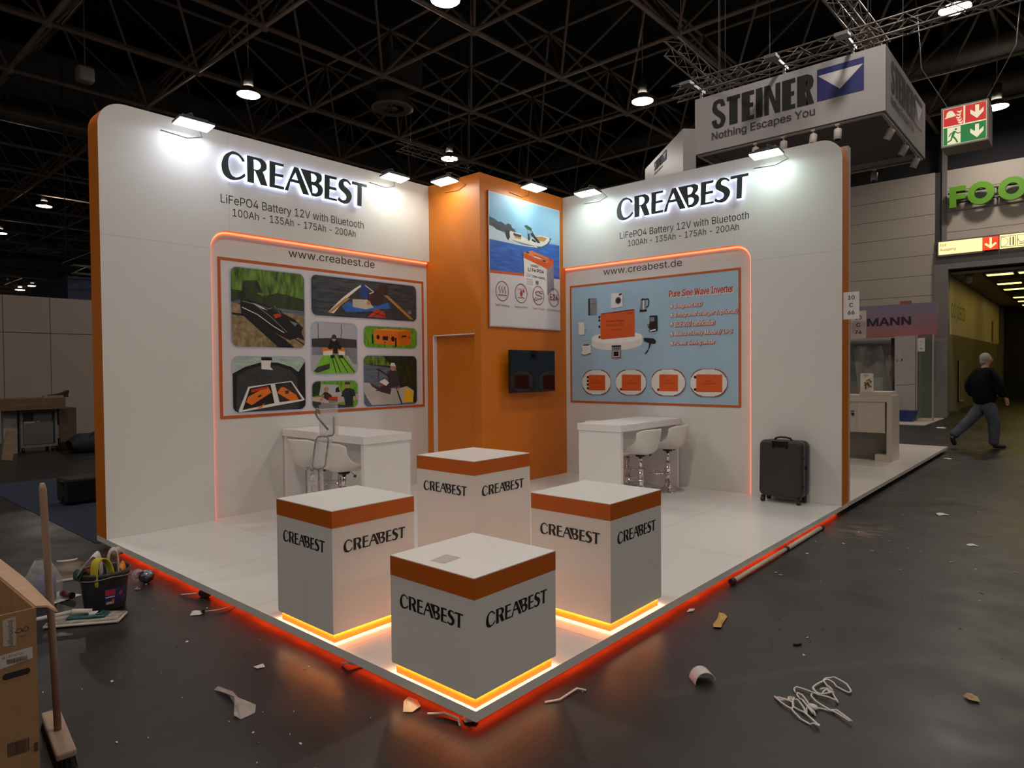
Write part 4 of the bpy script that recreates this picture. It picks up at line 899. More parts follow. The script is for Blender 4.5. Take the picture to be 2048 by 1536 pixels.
# ---------------------------------------------------------------- zigzag acrylic leaflet stand
ACR=mat('clear_acrylic',(.80,.80,.80),.08,noise=.02,alpha=.22); ROD=mat('grey_rod',(.27,.245,.235),.4,metal=.2)
t=thing('leaflet_stand','clear acrylic zigzag leaflet stand with grey bent rods, in front of the left table','leaflet stand',(.80,2.40,ZP),math.radians(-48.7))
# local x = stand width, y = depth, z = up
segs=[(.062,1.245,.049,.975),(.012,.985,-.010,.735),(-.055,.750,-.068,.505),(-.020,.515,.010,.255),(.0,.27,.0,.03)]
for k,(xa,za,xb,zb) in enumerate(segs):
    mb=MB(); hw=.062
    sh=lambda a,b,d:((xa+xb)/2+a+(xa-xb)/(za-zb)*(b-(za+zb)/2), d+(b-(za+zb)/2)*(.22 if k%2 else -.22), b)
    mb.prism([(-hw,zb),(hw,zb),(hw,za),(-hw,za)],sh,.028,.032)
    mb.prism([(-hw,zb),(hw,zb),(hw,za-.07),(-hw,za-.07)],sh,-.032,-.028)
    for sx in (-1,1): mb.prism([(sx*hw-.002,zb),(sx*hw+.002,zb),(sx*hw+.002,za-.03),(sx*hw-.002,za-.03)],sh,-.028,.028)
    mb.prism([(-hw,zb),(hw,zb),(hw,zb+.004),(-hw,zb+.004)],sh,-.028,.028)
    mb.build('leaflet_tray',ACR,t)
    for sx in ((1,-1) if k else (1,)):
        mb=MB(); q=[(sx*(hw-.014),zb+.15),(sx*(hw-.014),zb+.03),(sx*(hw-.03),zb+.008),(sx*.0,zb+.004)]
        mb.tube([sh(a,b,-.036) for a,b in q],.0062,8); mb.build('bent_rod',ROD,t)
        mb=MB(); q=[(sx*(hw-.014),za-.16),(sx*(hw-.014),za-.03),(sx*(hw-.03),za-.01),(sx*.004,za-.008)]
        mb.tube([sh(a,b,-.036) for a,b in q],.0062,8)
        if k: mb.build('bent_rod',ROD,t)
mb=MB(); mb.tube([(.065,-.05,1.03),(-.01,-.05,1.12),(-.03,-.05,1.16),(-.015,-.05,1.19),(.0,-.05,1.18),(.0,-.05,1.15)],.008,8); mb.build('hook',ROD,t)
mb=MB(); mb.box(-.14,-.12,.001,.14,.12,.012); mb.build('base_plate',ACR,t)
mb=MB(); mb.box(-.135,-.06,.09,-.07,.06,.14); mb.build('leaflet_box',ACR,t) if False else None
# ---------------------------------------------------------------- stand number flags
FLAG=mat('white_card_sign',(.72,.68,.66),.5,noise=.02)
for x,z0,z1,tx,lab in ((5.512,2.062,2.345,('10','C','66'),'white number flag with the digits 66 on the orange end of the right wall'),(5.79,1.868,2.165,('10','C','74'),'white number flag with the digits 74 on the neighbouring wall edge behind')):
    t=thing('number_flag',lab,'sign',(x,-.005,z0))
    mb=MB(); mb.box(0,-.155,0,.006,-.003,z1-z0); mb.build('card',FLAG,t)
    F=Flat((-.0004,0,0),(0,-1,0),(0,0,1),(-1,0,0))
    for i,s in enumerate(tx): F.text(s,.079,.205-.078*i,INK,size=.078,align='CENTER',offset=.0015)
    F.build('lettering',t)
# ---------------------------------------------------------------- neighbouring stand: hanging sign box
CREAM=mat('warm_white_panel',(.52,.46,.42),.5,noise=.04,scale=.6)
t=thing('stand_platform','neighbouring low white platform beyond the right wall, with grey counter on it','platform')
mb=MB(); mb.box(BX+.01,.002,.055,12.26,6.5,ZP-.001); mb.build('deck',mat('white_platform_board',(.60,.555,.51),.3,noise=.03),t)
mb=MB(); mb.box(BX+.02,.08,0,12.2,6.4,.0545); mb.build('substructure',mat('dark_plinth',(.06,.055,.05),.7),t)
t=thing('partition_panel','narrow cream edge of the neighbouring stand wall showing behind the orange end','wall panel')
mb=MB(); mb.box(BX+.006,.012,ZP,BX+.11,4.6,3.935); mb.build('panel',CREAM,t)
NSIGN=mat('sign_fabric_white',(.43,.405,.415),.7,noise=.03,scale=1)
SBLK=mat('sign_black',(.012,.012,.012),.6); SBLUE=mat('sign_blue',(.022,.028,.16),.5,noise=.05); SGREY=mat('sign_grey_text',(.06,.055,.055),.6)
def bold_letters(F,s,x,y,h,wds,gap,m):
    """condensed heavy capitals drawn as outlines"""
    st=.255
    def G(c,w_):
        a=st*h; b=.15*h
        if c=='S':
            return [smooth_poly([(w_,h*.74),(w_*.68,h*.74),(w_*.62,h*.86),(w_*.44,h*.87),(w_*.36,h*.76),(w_*.5,h*.63),(w_*.8,h*.5),(w_,h*.34),(w_,h*.2),(w_*.85,h*.03),(w_*.5,-h*.02),(w_*.15,h*.03),(0,h*.22),(0,h*.3),(w_*.34,h*.3),(w_*.38,h*.16),(w_*.52,h*.12),(w_*.64,h*.2),(w_*.62,h*.32),(w_*.3,h*.47),(w_*.08,h*.6),(w_*.02,h*.76),(w_*.14,h*.96),(w_*.5,h*1.02),(w_*.86,h*.96)],1)]
        if c=='T': return [[(0,h),(w_,h),(w_,h-b),(w_/2+a*.6,h-b),(w_/2+a*.6,0),(w_/2-a*.6,0),(w_/2-a*.6,h-b),(0,h-b)]]
        if c=='E': return [[(0,h),(w_,h),(w_,h-b),(a*1.15,h-b),(a*1.15,h*.58),(w_*.92,h*.58),(w_*.92,h*.43),(a*1.15,h*.43),(a*1.15,b),(w_,b),(w_,0),(0,0)]]
        if c=='I': return [[(0,h),(w_,h),(w_,0),(0,0)]]
        if c=='N': return [[(0,h),(w_*.36,h),(w_*.7,h*.42),(w_*.7,h),(w_,h),(w_,0),(w_*.68,0),(w_*.3,h*.62),(w_*.3,0),(0,0)]]
        if c=='R': return [[(0,h),(w_*.6,h),(w_*.9,h*.92),(w_,h*.74),(w_*.94,h*.56),(w_*.76,h*.47),(w_*1.02,0),(w_*.66,0),(w_*.46,h*.42),(a*1.15,h*.42),(a*1.15,0),(0,0)],[(a*1.15,h*.85),(w_*.52,h*.85),(w_*.64,h*.72),(w_*.52,h*.57),(a*1.15,h*.57)]]
    F.k+=1
    for c,w_ in zip(s,wds):
        vs,fs,nz=curve_mesh([[(x+p,y+q) for p,q in k] for k in G(c,w_)]); F.mb.add([F.P(v.x,v.y) for v in vs],fs,F.mi(m)); x+=w_+gap
    return x
def brand_face(F,x,y,wd,h):
    """word, slogan and envelope-like emblem ; wd = width of the word"""
    u=wd/7.0
    bold_letters(F,'STEINER',x,y,h,[u*1.0,u*.95,u*.88,u*.46,u*1.08,u*.86,u*1.05],u*.11,SBLK)
    F.text('Nothing Escapes You',x,y-h*.46,SGREY,width=wd,height=h*.34,offset=.02)
    ex=x+wd+u*.14; ew=u*2.75; ey=y+h*.02; eh=h*1.02
    F.rect(ex,ey,ex+ew,ey+eh,SBLUE); F.poly([(ex+.02*ew,ey+eh*.80),(ex+.98*ew,ey+eh*.80),(ex+.5*ew,ey+eh*.22)],PWHITE)
X0,X1,Y0,Y1,Z0,Z1=8.803,11.80,.30,3.235,5.26,6.205
t=thing('hanging_sign_box','large white four sided sign box with black lettering and blue emblem hanging from the roof','hanging sign')
mb=MB(); th=.06
for a in ((X0,Y0,X0+th,Y1),(X1-th,Y0,X1,Y1),(X0+th,Y0,X1-th,Y0+th),(X0+th,Y1-th,X1-th,Y1)): mb.box(a[0],a[1],Z0,a[2],a[3],Z1)
mb.build('sign_frame',NSIGN,t)
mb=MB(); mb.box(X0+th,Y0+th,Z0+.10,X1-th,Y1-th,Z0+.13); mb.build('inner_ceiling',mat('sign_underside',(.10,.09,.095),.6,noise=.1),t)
mb=MB()
for a,b in (((X0+.05,Y0+.05),(X1-.05,Y0+.05)),((X0+.05,Y1-.05),(X1-.05,Y1-.05)),((X0+.05,Y0+.05),(X0+.05,Y1-.05)),((X1-.05,Y0+.05),(X1-.05,Y1-.05))): mb.tube([(a[0],a[1],Z0-.02),(b[0],b[1],Z0-.02)],.025,8)
mb.build('light_track',mat('track_grey',(.35,.32,.30),.5),t)
F=Flat((X0,0,0),(0,-1,0),(0,0,1),(-1,0,0)); F.k=3; F.step=.001; brand_face(F,-2.925,5.62,1.66,.47); F.build('lettering',t)
F=Flat((0,Y0,0),(1,0,0),(0,0,1),(0,-1,0)); F.k=3; F.step=.001; brand_face(F,9.15,5.63,1.66,.47); F.build('lettering',t)
lens=mat('spot_lens',(.05,.05,.05),.2)
spw=mat('white_spot_housing',(.55,.50,.47),.45)
for i,(x,y,tilt,lab) in enumerate(((X0+.05,2.2,.25,'leftmost white spotlight under the front edge of the sign box'),(X0+.05,1.75,.1,'white spotlight under the front edge of the sign box, second from left'),(X0+.05,1.3,.35,'white spotlight under the front edge of the sign box, third from left'),(X0+.05,.95,.1,'white spotlight under the front edge of the sign box, rightmost'),(X0+.6,Y0+.05,.5,'white spotlight under the right edge of the sign box, nearest its corner'),(X0+1.6,Y0+.05,.5,'white spotlight under the right edge of the sign box, middle one'),(X0+2.5,Y0+.05,.4,'white spotlight under the right edge of the sign box, far one'),(X1-.05,1.9,.0,'white spotlight hanging at the rear edge of the sign box beside the orange end'),(X1-.05,1.1,.3,'white spotlight at the rear edge of the sign box, right one'))):
    s=thing('track_spotlight',lab,'spotlight',(x,y,Z0-.04),group='spotlights under the hanging sign box')
    mb=MB(); mb.tube([(0,0,.02),(0,0,-.07)],.012,8); mb.box(-.03,-.03,-.01,.03,.03,.02); mb.build('bracket',spw,s)
    m_=Matrix.Translation((0,0,-.09))@Matrix.Rotation(tilt,4,'X' if y<.5 else 'Y')
    mb=MB(); mb.lathe([(0,.03),(.045,.03),(.055,.02),(.055,-.13),(.048,-.135)],16,mt=m_); mb.build('housing',spw,s)
    mb=MB(); mb.lathe([(0,-.128),(.048,-.128)],16,mt=m_); mb.build('lens',lens,s)
for y,lab in ((3.15,'left arm lamp on the top edge of the white sign box'),(1.75,'middle arm lamp on the top edge of the white sign box'),(.75,'right arm lamp on the top edge of the white sign box')):
    s=thing('arm_lamp',lab,'lamp',(X0,y,Z1))
    mb=MB(); mb.box(-.42,-.025,.12,.2,.025,.17); mb.build('arm',GREYM,s)
    mb=MB(); mb.box(-.56,-.09,.07,-.38,.09,.12); mb.build('lamp_head',GREYM,s)
    mb=MB(); mb.box(.05,-.02,0,.09,.02,.12); mb.build('clamp',GREYM,s)
truss('lighting_truss','aluminium truss along the top front edge of the white sign box',(X0+.22,-2.6,6.5),(X0+.22,Y1+.5,6.5),.22,26)
truss('lighting_truss','aluminium truss crossing above the right corner of the white sign box',(6.4,.95,7.0),(10.9,.8,7.0),.24,18)
truss('lighting_truss','aluminium truss above the left end of the white sign box, reaching toward the viewer',(8.3,3.42,7.0),(10.9,3.55,7.0),.24,10)
for x,y in ((X0+.3,Y0+.3),(X0+.3,Y1-.3),(X1-.3,Y0+.3),(X1-.3,Y1-.3)):
    mb=MB(); mb.tube([(x,y,Z1-.2),(x,y,12.19)],.008,6); mb.build('suspension_wire',GREYM,t)
# angled panel wall with the same lettering
a=math.radians(46); 
t=thing('angled_panel','tall white angled panel with small black lettering behind the right wall','wall panel',(7.288,2.699,0),a)
mb=MB(); mb.box(0,-.20,ZP,2.02,0,5.18); PANW=mat('semi_gloss_panel',(.36,.345,.335),.3,noise=.03); mb.build('panel',PANW,t)
F=Flat((0,0.0015,0),(-1,0,0),(0,0,1),(0,1,0)); F.step=.001; brand_face(F,-1.45,4.965,.475,.155); F.build('lettering',t)
# counter, bag
CW=mat('counter_cream',(.62,.54,.46),.45,noise=.03)
t=thing('counter','white open frame counter with a hanging cupboard on the neighbouring platform','counter',(9.4,.32,ZP-.001))
mb=MB(); mb.box(0,0,0,.5,.075,.9205); mb.build('leg_panel',CW,t)
mb=MB(); mb.box(0,0,.921,.5,1.2,1.02); mb.build('worktop',CW,t)
mb=MB(); mb.box(0,.075,-.0,.5,.235,.105); mb.build('foot',CW,t)
mb=MB(); mb.box(.01,.1,.44,.5,1.2,.92); mb.build('cupboard',mat('counter_cream_light',(.60,.52,.44),.45),t)
mb=MB(); mb.box(-.002,.105,.445,.01,.485,.905); mb.build('door',CW,t)
F=Flat((-.003,0,0),(0,-1,0),(0,0,1),(-1,0,0)); F.rect(-.58,.76,-.53,.775,SBLK); F.poly([(-.58,.745),(-.53,.745),(-.53,.70),(-.56,.69)],SBLK); F.build('emblem',t)
mb=MB(); mb.box(.3,.1,.0,.5,1.2,.44); mb.build('back_panel',mat('counter_grey_back',(.28,.26,.23),.5),t)
mb=MB(); mb.box(9.42,.35,1.121,9.86,.78,1.175); tag(mb.build('cardboard_tray',CW),'flat cream tray lying on the neighbouring counter','tray')
t=thing('paper_bag','white paper bag with a floral print standing on the neighbouring counter','bag',(9.45,.69,1.176))
mb=MB(); mb.prism([(-.085,0),(.085,0),(.085,.285),(-.085,.285)],lambda a,b,d:(d,a,b),0,.07); mb.build('bag_body',mat('white_paper',(.68,.62,.57),.6),t)
F=Flat((-.002,0,0),(0,-1,0),(0,0,1),(-1,0,0)); FLW=[pm('petal_red','a1432f',.4,30),pm('leaf_olive','6b6a35',.4,30),pm('stem_brown','5b4430',.4,30)]
for k in range(16): F.poly(ell(random.uniform(-.02,.07),random.uniform(.03,.19),random.uniform(.008,.022),random.uniform(.008,.02),8),FLW[k%3])
F.build('floral_print',t); mb=MB(); mb.tube([(-.001,-.035,.265),(-.012,-.03,.262),(-.012,.03,.262),(-.001,.035,.265)],.004,6); mb.build('handle',PGREY,t)
# ---------------------------------------------------------------- pictogram exit sign
SG_R=mat('sign_red_lit',(.55,.02,.015),.4,emit=(.75,.02,.015),es=.55,noise=.02); SG_G=mat('sign_green_lit',(.01,.22,.05),.4,emit=(.005,.24,.055),es=.5,noise=.02); SG_W=mat('sign_white_lit',(.7,.65,.5),.4,emit=(.9,.78,.52),es=.75,noise=.02)
t=thing('exit_sign','hanging box sign with red fire and green running man pictograms and arrows','sign')
ex,ya,yb,za,zb=12.0,-.60,.09,5.44,6.14
mb=MB(); mb.box(ex,ya,za,ex+.56,yb,zb); mb.build('sign_housing',mat('sign_case_grey',(.33,.29,.25),.4,noise=.05),t)
F=Flat((ex-.001,yb,za),(0,-1,0),(0,0,1),(-1,0,0)); Wd,Hd=.69,.70; F.step=.0006
F.rect(0,0,Wd,Hd,mat('sign_rim',(.5,.46,.42),.4)); F.rect(.03,.03,Wd-.03,Hd-.03,SG_W)
F.rect(.035,.36,.33,Hd-.035,SG_R); F.rect(.355,.36,Wd-.035,Hd-.035,SG_R); F.rect(.035,.035,Wd-.035,.34,SG_G)
for y in (.515,.185): F.poly([(.50,y+.12),(.555,y+.12),(.555,y+.0),(.62,y+.06),(.62,y-.01),(.527,y-.11),(.43,y-.01),(.43,y+.06),(.50,y+.0)],SG_W)
F.poly([(.05,.50),(.075,.53),(.085,.59),(.12,.625),(.165,.62),(.195,.575),(.215,.54),(.225,.52)],SG_W)
for k,(x,y) in enumerate(((.235,.60),(.225,.55),(.22,.50),(.235,.455),(.25,.41))): F.poly([(x,y),(x+.045,y-.015),(x+.07,y+.005),(x+.07,y-.025),(x+.045,y-.045),(x+.01,y-.025)],SG_W)
F.rect(.095,.04,.29,.33,SG_W); F.poly(ell(.222,.285,.018,.018,14),SG_G)
for q,wd in (([(.2,.25),(.17,.17)],.04),([(.2,.245),(.15,.225),(.12,.18)],.018),([(.21,.245),(.25,.21),(.285,.215)],.018),([(.165,.165),(.15,.105),(.08,.075)],.024),([(.18,.165),(.215,.12),(.245,.055)],.026)): F.stroke(q,wd,SG_G)
F.build('pictograms',t)
mb=MB(); mb.tube([(ex+.28,yb-.1,zb),(ex+.28,yb+.35,zb+.9),(ex+.28,yb+.5,9)],.008,6); mb.tube([(ex+.28,ya+.1,zb),(ex+.28,ya-.35,zb+.9),(ex+.28,ya-.5,9)],.008,6); mb.build('suspension_chain',GREYM,t)
# ---------------------------------------------------------------- lit signs over the gate and green letters
LY_=mat('lit_sign_yellow',(.8,.7,.4),.4,emit=(1,.78,.36),es=.95,noise=.01); LRED=mat('lit_sign_red',(.7,.04,.01),.4,emit=(1,.06,.01),es=.8,noise=.02)
t=thing('gate_sign','long lit yellow exit sign with a red arrow field above the gate','sign')
mb=MB(); mb.box(HX-.16,.55,5.01,HX-.12,1.665,5.40); mb.box(HX-.12,.5,4.95,HX-.03,1.7,5.42,1); mb.build('lit_panel',[LY_,GATE],t)
F=Flat((HX-.1612,1.665,5.01),(0,-1,0),(0,0,1),(-1,0,0)); F.step=.0008; F.rect(1.125,0,1.505,.39,LRED); F.poly([(1.29,.36),(1.345,.36),(1.345,.14),(1.43,.215),(1.47,.175),(1.318,.04),(1.165,.175),(1.205,.215),(1.29,.14)],LY_)
F.text('Exit',.035,.255,SGREY,size=.135); F.text('Ausgang',.035,.115,SGREY,size=.145); F.build('lettering',t)
mb=MB(); mb.box(HX-.16,.16,5.01,HX-.12,.549,5.40); mb.build('arrow_panel',GATE,t)
t=thing('gate_sign','lit yellow sign with fork and knife outline at the right edge of the picture','sign')
mb=MB(); mb.box(HX-.16,-.75,5.01,HX-.12,.13,5.41); mb.build('lit_panel',LY_,t)
F=Flat((HX-.1612,.13,5.01),(0,-1,0),(0,0,1),(-1,0,0)); F.stroke([(.03,.04),(.03,.35),(.38,.35),(.38,.04)],.012,SGREY,True); F.stroke(ell(.04,.195,.16,.14,14,-PI/2,PI/2),.01,SGREY)
F.stroke([(.25,.08),(.25,.31)],.022,SGREY); F.stroke([(.32,.08),(.32,.31)],.028,SGREY); F.stroke([(.42,.04),(.42,.35),(.8,.35),(.8,.04)],.012,SGREY,True); F.stroke(ell(.52,.24,.09,.09,12,PI,2*PI),.012,SGREY); F.stroke([(.46,.1),(.62,.1)],.02,SGREY); F.build('pictograms',t)
GRN=mat('green_letter',(.11,.30,.012),.35,noise=.05); GRND=mat('green_letter_side',(.05,.13,.01),.4)
t=thing('letter_sign','large green letters mounted on rails on the grey cladding above the gate','sign')
def bigletter(sp,nm):
    mb=MB(); vs,fs,nz=curve_mesh(sp,extrude=.06); mb.add([(HX-.30-v.z,-v.x,v.y) for v in vs],fs,0); mb.build(nm,GRN,t)
bigletter([[(-1.36,6.37),(-1.36,7.0),(-.96,7.0),(-.96,6.85),(-1.19,6.85),(-1.19,6.75),(-.97,6.75),(-.97,6.61),(-1.19,6.61),(-1.19,6.37)]],'letter')
for cy in (-.575,.17): bigletter([ell(cy,6.7,.335,.335,40),ell(cy,6.695,.16,.165,30)],'letter')
mb=MB(); mb.box(HX-.20,-1.4,6.82,HX-.16,1.42,6.86); mb.box(HX-.20,-1.4,6.52,HX-.16,1.42,6.56)
for y in (1.3,.9,.2,-.6): mb.box(HX-.16,y-.02,6.82,HX,y+.02,6.86); mb.box(HX-.16,y-.02,6.52,HX,y+.02,6.56)
mb.build('rail',DARKGAP,t)
# ---------------------------------------------------------------- booth with the gradient fascia
def gradient(name,c0,c1,z0,z1):
    m=bpy.data.materials.new(name); m.use_nodes=True; nt=m.node_tree; b=nt.nodes['Principled BSDF']; b.inputs['Roughness'].default_value=.5
    tc=nt.nodes.new('ShaderNodeTexCoord'); s=nt.nodes.new('ShaderNodeSeparateXYZ'); mr=nt.nodes.new('ShaderNodeMapRange'); cr=nt.nodes.new('ShaderNodeValToRGB')
    mr.inputs['From Min'].default_value=z0; mr.inputs['From Max'].default_value=z1; cr.color_ramp.elements[0].color=lin(c0); cr.color_ramp.elements[1].color=lin(c1)
    L=nt.links.new; L(tc.outputs['Object'],s.inputs[0]); L(s.outputs[2],mr.inputs['Value']); L(mr.outputs[0],cr.inputs[0]); L(cr.outputs[0],b.inputs['Base Color']); return m
t=thing('booth_fascia','long fascia board fading from violet to pink with dark capital letters','fascia')
mb=MB(); mb.box(20,1.34,2.435,20.1,5.5,3.375); mb.build('board',gradient('violet_to_red_print',(.36,.12,.12),(.22,.18,.26),2.45,3.3),t)
NAV=mat('dark_navy_letters',(.012,.008,.03),.5); F=Flat((19.995,0,0),(0,-1,0),(0,0,1),(-1,0,0)); F.step=.001
F.text('MANN',-3.12,2.775,NAV,width=1.12,height=.225,offset=.035); F.build('lettering',t)
mb=MB(); mb.box(20.02,1.70,2.43,20.03,1.73,3.1); mb.build('seam_light',mat('aluminium_seam',(.5,.45,.42),.4),t)
mb=MB(); mb.box(20.01,1.98,3.376,20.06,2.28,3.46); tag(mb.build('red_tag',mat('faded_red',(.35,.09,.06),.6)),'small red plate on top of the violet fascia board','plate')
t=thing('booth_cupboard','white tall booth cupboard panel below the violet fascia','wall panel')
mb=MB(); mb.box(19.7,1.825,.02,20.6,2.34,2.43); mb.build('panel',mat('booth_panel_cream',(.42,.37,.34),.5,noise=.05),t)
F=Flat((19.698,0,0),(0,-1,0),(0,0,1),(-1,0,0)); F.rect(-2.17,1.72,-2.14,1.78,SBLK); F.rect(-2.29,1.70,-2.27,1.76,SBLK); F.stroke([(-2.3,1.02),(-2.0,1.04),(-1.82,1.06)],.01,DARKGAP); F.build('fittings',t)
t=thing('glass_corner','glazed booth corner with aluminium posts and a small white number card','glass wall')
GL=mat('grey_green_glass',(.32,.36,.31),.08,noise=.03,trans=.75,ior=1.1)
mb=MB(); mb.box(19.75,1.42,.1,19.77,1.79,2.45); mb.build('pane',GL,t)
ALU=mat('aluminium_post',(.45,.41,.37),.4,metal=.5)
for y in (1.40,1.795):
    mb=MB(); mb.box(19.72,y-.02,.03,19.80,y+.02,2.46); mb.build('post',ALU,t)
mb=MB(); mb.box(19.735,1.60,1.98,19.742,1.78,2.36); mb.build('number_card',FLAG,t)
F=Flat((19.734,1.78,1.98),(0,-1,0),(0,0,1),(-1,0,0)); F.text('10',.05,.26,INK,size=.1); F.text('C',.06,.16,INK,size=.1); F.text('86',.05,.06,INK,size=.1); F.build('lettering',t)
mb=MB(); mb.box(21.4,1.3,.02,21.45,5,2.4); tag(mb.build('booth_rear_wall',mat('booth_rear_grey',(.24,.23,.22),.6,noise=.1)),'grey rear wall inside the booth below the violet fascia','wall panel')
# plastic dust sheets hanging in the booth
mb=MB(); mb.box(18.2,1.34,.0,21.3,3.6,.018); tag(mb.build('booth_floor',CREAM),'thin pale floor slab under the booth with the violet fascia','floor panel')
DS=mat('dust_sheet',(.40,.37,.35),.3,noise=.12,scale=3,alpha=.75)
def sheet(lab,x,y0,y1,z0,z1,sk):
    rows=[]
    for i in range(13):
        v=i/12; rows.append([(x+.12*math.sin(9*u+3*v+sk)*(1-v*.3)+.25*(1-v), y0+(y1-y0)*u-(1-v)*sk*(.6-.3*u), z0+(z1-z0)*v) for u in [k/16 for k in range(17)]])
    mb=MB(); mb.grid(rows); tag(mb.build('dust_sheet',DS,None,fix=False),lab,'plastic sheet')
sheet('creased plastic dust sheet hanging in the booth, left one',20.75,2.9,3.7,.5,2.2,.5); sheet('creased plastic dust sheet hanging in the booth beside the cream panel',20.75,2.40,2.85,.3,1.9,.9)
mb=MB(); mb.prism([(-2.62,.9),(-2.35,.5),(-2.35,1.9),(-2.40,2.2)],lambda a,b,d:(d,-a,b),20.8,20.85); tag(mb.build('dark_opening_board',BLACK),'narrow black slanted board standing in for a dark opening behind the plastic sheet','board')  # black board gives the darkness of an opening
mb=MB(); mb.box(20.62,2.36,1.75,20.68,2.62,2.42); tag(mb.build('brown_board',mat('brown_board',(.09,.06,.05),.6)),'brown upright board in the booth under the fascia','board')
mb=MB(); mb.prism([(0,0),(.62,0),(.68,.30),(-.05,.30)],lambda a,b,d:(d,2.42-a,b),19.2,19.6); o=mb.build('blue_crate',mat('blue_plastic',(.012,.028,.14),.45)); o.location=(0,0,.019); tag(o,'dark blue plastic crate on the floor in front of the cream booth panel','crate')
mb=MB(); mb.box(18.3,2.62,.0,18.9,3.2,.22); tag(mb.build('white_step',CREAM),'low white block on the floor before the booth, left of the blue crate','block')
mb=MB(); mb.box(18.6,2.5,.221,19.0,2.72,1.25); tag(mb.build('grey_column',mat('glossy_grey_column',(.30,.28,.27),.25)),'slim grey display column beside the white counter in front of the booth','column')
# ---------------------------------------------------------------- walking person
SKIN=mat('person_skin',(.42,.20,.14),.5,noise=.08,scale=20); JACK=mat('black_jacket',(.005,.005,.006),.85,noise=.2,scale=12,bump=.2,bscale=20,spec=.12); JEAN=mat('blue_jeans',(.058,.066,.088),.85,noise=.35,scale=9,bump=.2,bscale=40); HAIR=mat('grey_hair',(.30,.28,.27),.8,noise=.25,scale=40); SHOE=mat('black_shoe',(.012,.011,.011),.5)
def skinned(name,vs,es,rad,m,parent,sub=2,root=0):
    me=bpy.data.meshes.new(name); me.from_pydata([Vector(v) for v in vs],es,[]); o=bpy.data.objects.new(name,me); COL.objects.link(o); o.parent=parent
    md=o.modifiers.new('skin','SKIN'); md.use_smooth_shade=True
    for i,r in enumerate(rad):
        sv=me.skin_vertices[0].data[i]; sv.radius=(r,r) if not isinstance(r,tuple) else r; sv.use_root=(i==root)
    o.modifiers.new('sub','SUBSURF').levels=sub; o.modifiers['sub'].render_levels=sub
    me.materials.append(m); return o
P=thing('person','person in a black jacket and blue jeans walking to the right towards the passage','person',(13.3,-.44,0),math.radians(-48.7))
# body: one continuous surface
V=[(0,0,.92),(-.01,0,1.05),(-.03,0,1.22),(-.02,0,1.38),(-.005,0,1.50),(.015,0,1.575),(.03,0,1.66),(.035,0,1.735),
   (.02,.085,.88),(-.23,.09,.52),(-.52,.09,.25),(-.545,.09,.185),(-.50,.09,.10),
   (.03,-.085,.88),(.12,-.09,.47),(.115,-.09,.09),(.13,-.09,.05),(.25,-.095,.035),
   (-.02,.17,1.44),(-.13,.24,1.17),(-.02,.25,.95),
   (-.02,-.17,1.44),(.09,-.235,1.17),(.22,-.225,.95)]
Ed=[(0,1),(1,2),(2,3),(3,4),(4,5),(5,6),(6,7),(0,8),(8,9),(9,10),(10,11),(11,12),(0,13),(13,14),(14,15),(15,16),(16,17),(3,18),(18,19),(19,20),(3,21),(21,22),(22,23)]
Rr=[.10,.11,.12,.11,.065,.055,.092,.078,.07,.05,.035,.033,.03,.07,.05,.035,.033,.028,.05,.038,.028,.05,.038,.028]
skinned('body',V,Ed,Rr,SKIN,P)
# jacket, jeans, shoes, hair
V=[(0,0,.80),(-.01,0,1.0),(-.035,0,1.2),(-.02,0,1.38),(0,0,1.52),(-.02,.17,1.44),(-.13,.245,1.17),(-.03,.25,.975),(-.02,-.17,1.44),(.09,-.24,1.17),(.205,-.23,.975)]
Ed=[(0,1),(1,2),(2,3),(3,4),(3,5),(5,6),(6,7),(3,8),(8,9),(9,10)]
skinned('jacket',V,Ed,[(.215,.19),(.22,.195),(.225,.20),(.20,.18),(.10,.10),.115,.105,.075,.115,.105,.075],JACK,P)
V=[(0,0,.93),(.0,0,.85),(.02,.085,.80),(-.23,.09,.52),(-.50,.09,.27),(.03,-.085,.80),(.12,-.09,.47),(.115,-.09,.16),(-.56,.09,.215),(.115,-.09,.05)]
skinned('jeans',V,[(0,1),(1,2),(2,3),(3,4),(1,5),(5,6),(6,7),(4,8),(7,9)],[.16,.17,.135,.10,.085,.135,.105,.088,.085,.09],JEAN,P)
def shoe(pts,name='shoe'): skinned(name,pts,[(i,i+1) for i in range(len(pts)-1)],[.042,.048,.046,.034][:len(pts)],SHOE,P)
shoe([(.095,-.09,.062),(.15,-.09,.05),(.24,-.095,.047),(.33,-.10,.036)]); shoe([(-.545,.09,.225),(-.545,.09,.17),(-.515,.09,.10),(-.485,.09,.05)])
mb=MB(); mb.ball((.002,0,1.708),.103,16,sc=(1.0,.88,1.0)); mb.ball((-.035,0,1.645),.075,12,sc=(.8,.9,.9)); mb.build('hair',HAIR,P,subsurf=1)
mb=MB(); mb.ball((.06,0,1.675),.074,14,sc=(.95,.86,1.25)); mb.ball((.143,0,1.675),.02,8,sc=(1,.7,1.3)); mb.tube([(.115,-.025,1.64),(.122,0,1.638),(.115,.025,1.64)],.007,6)
for s in (1,-1): mb.ball((.03,s*.085,1.68),.03,8,sc=(.6,.35,1.1))
mb.build('face',SKIN,P,subsurf=1)
for s in (1,-1):
    mb=MB(); mb.ball((.122,s*.03,1.70),.010,8); mb.build('eye',BLACK,P)
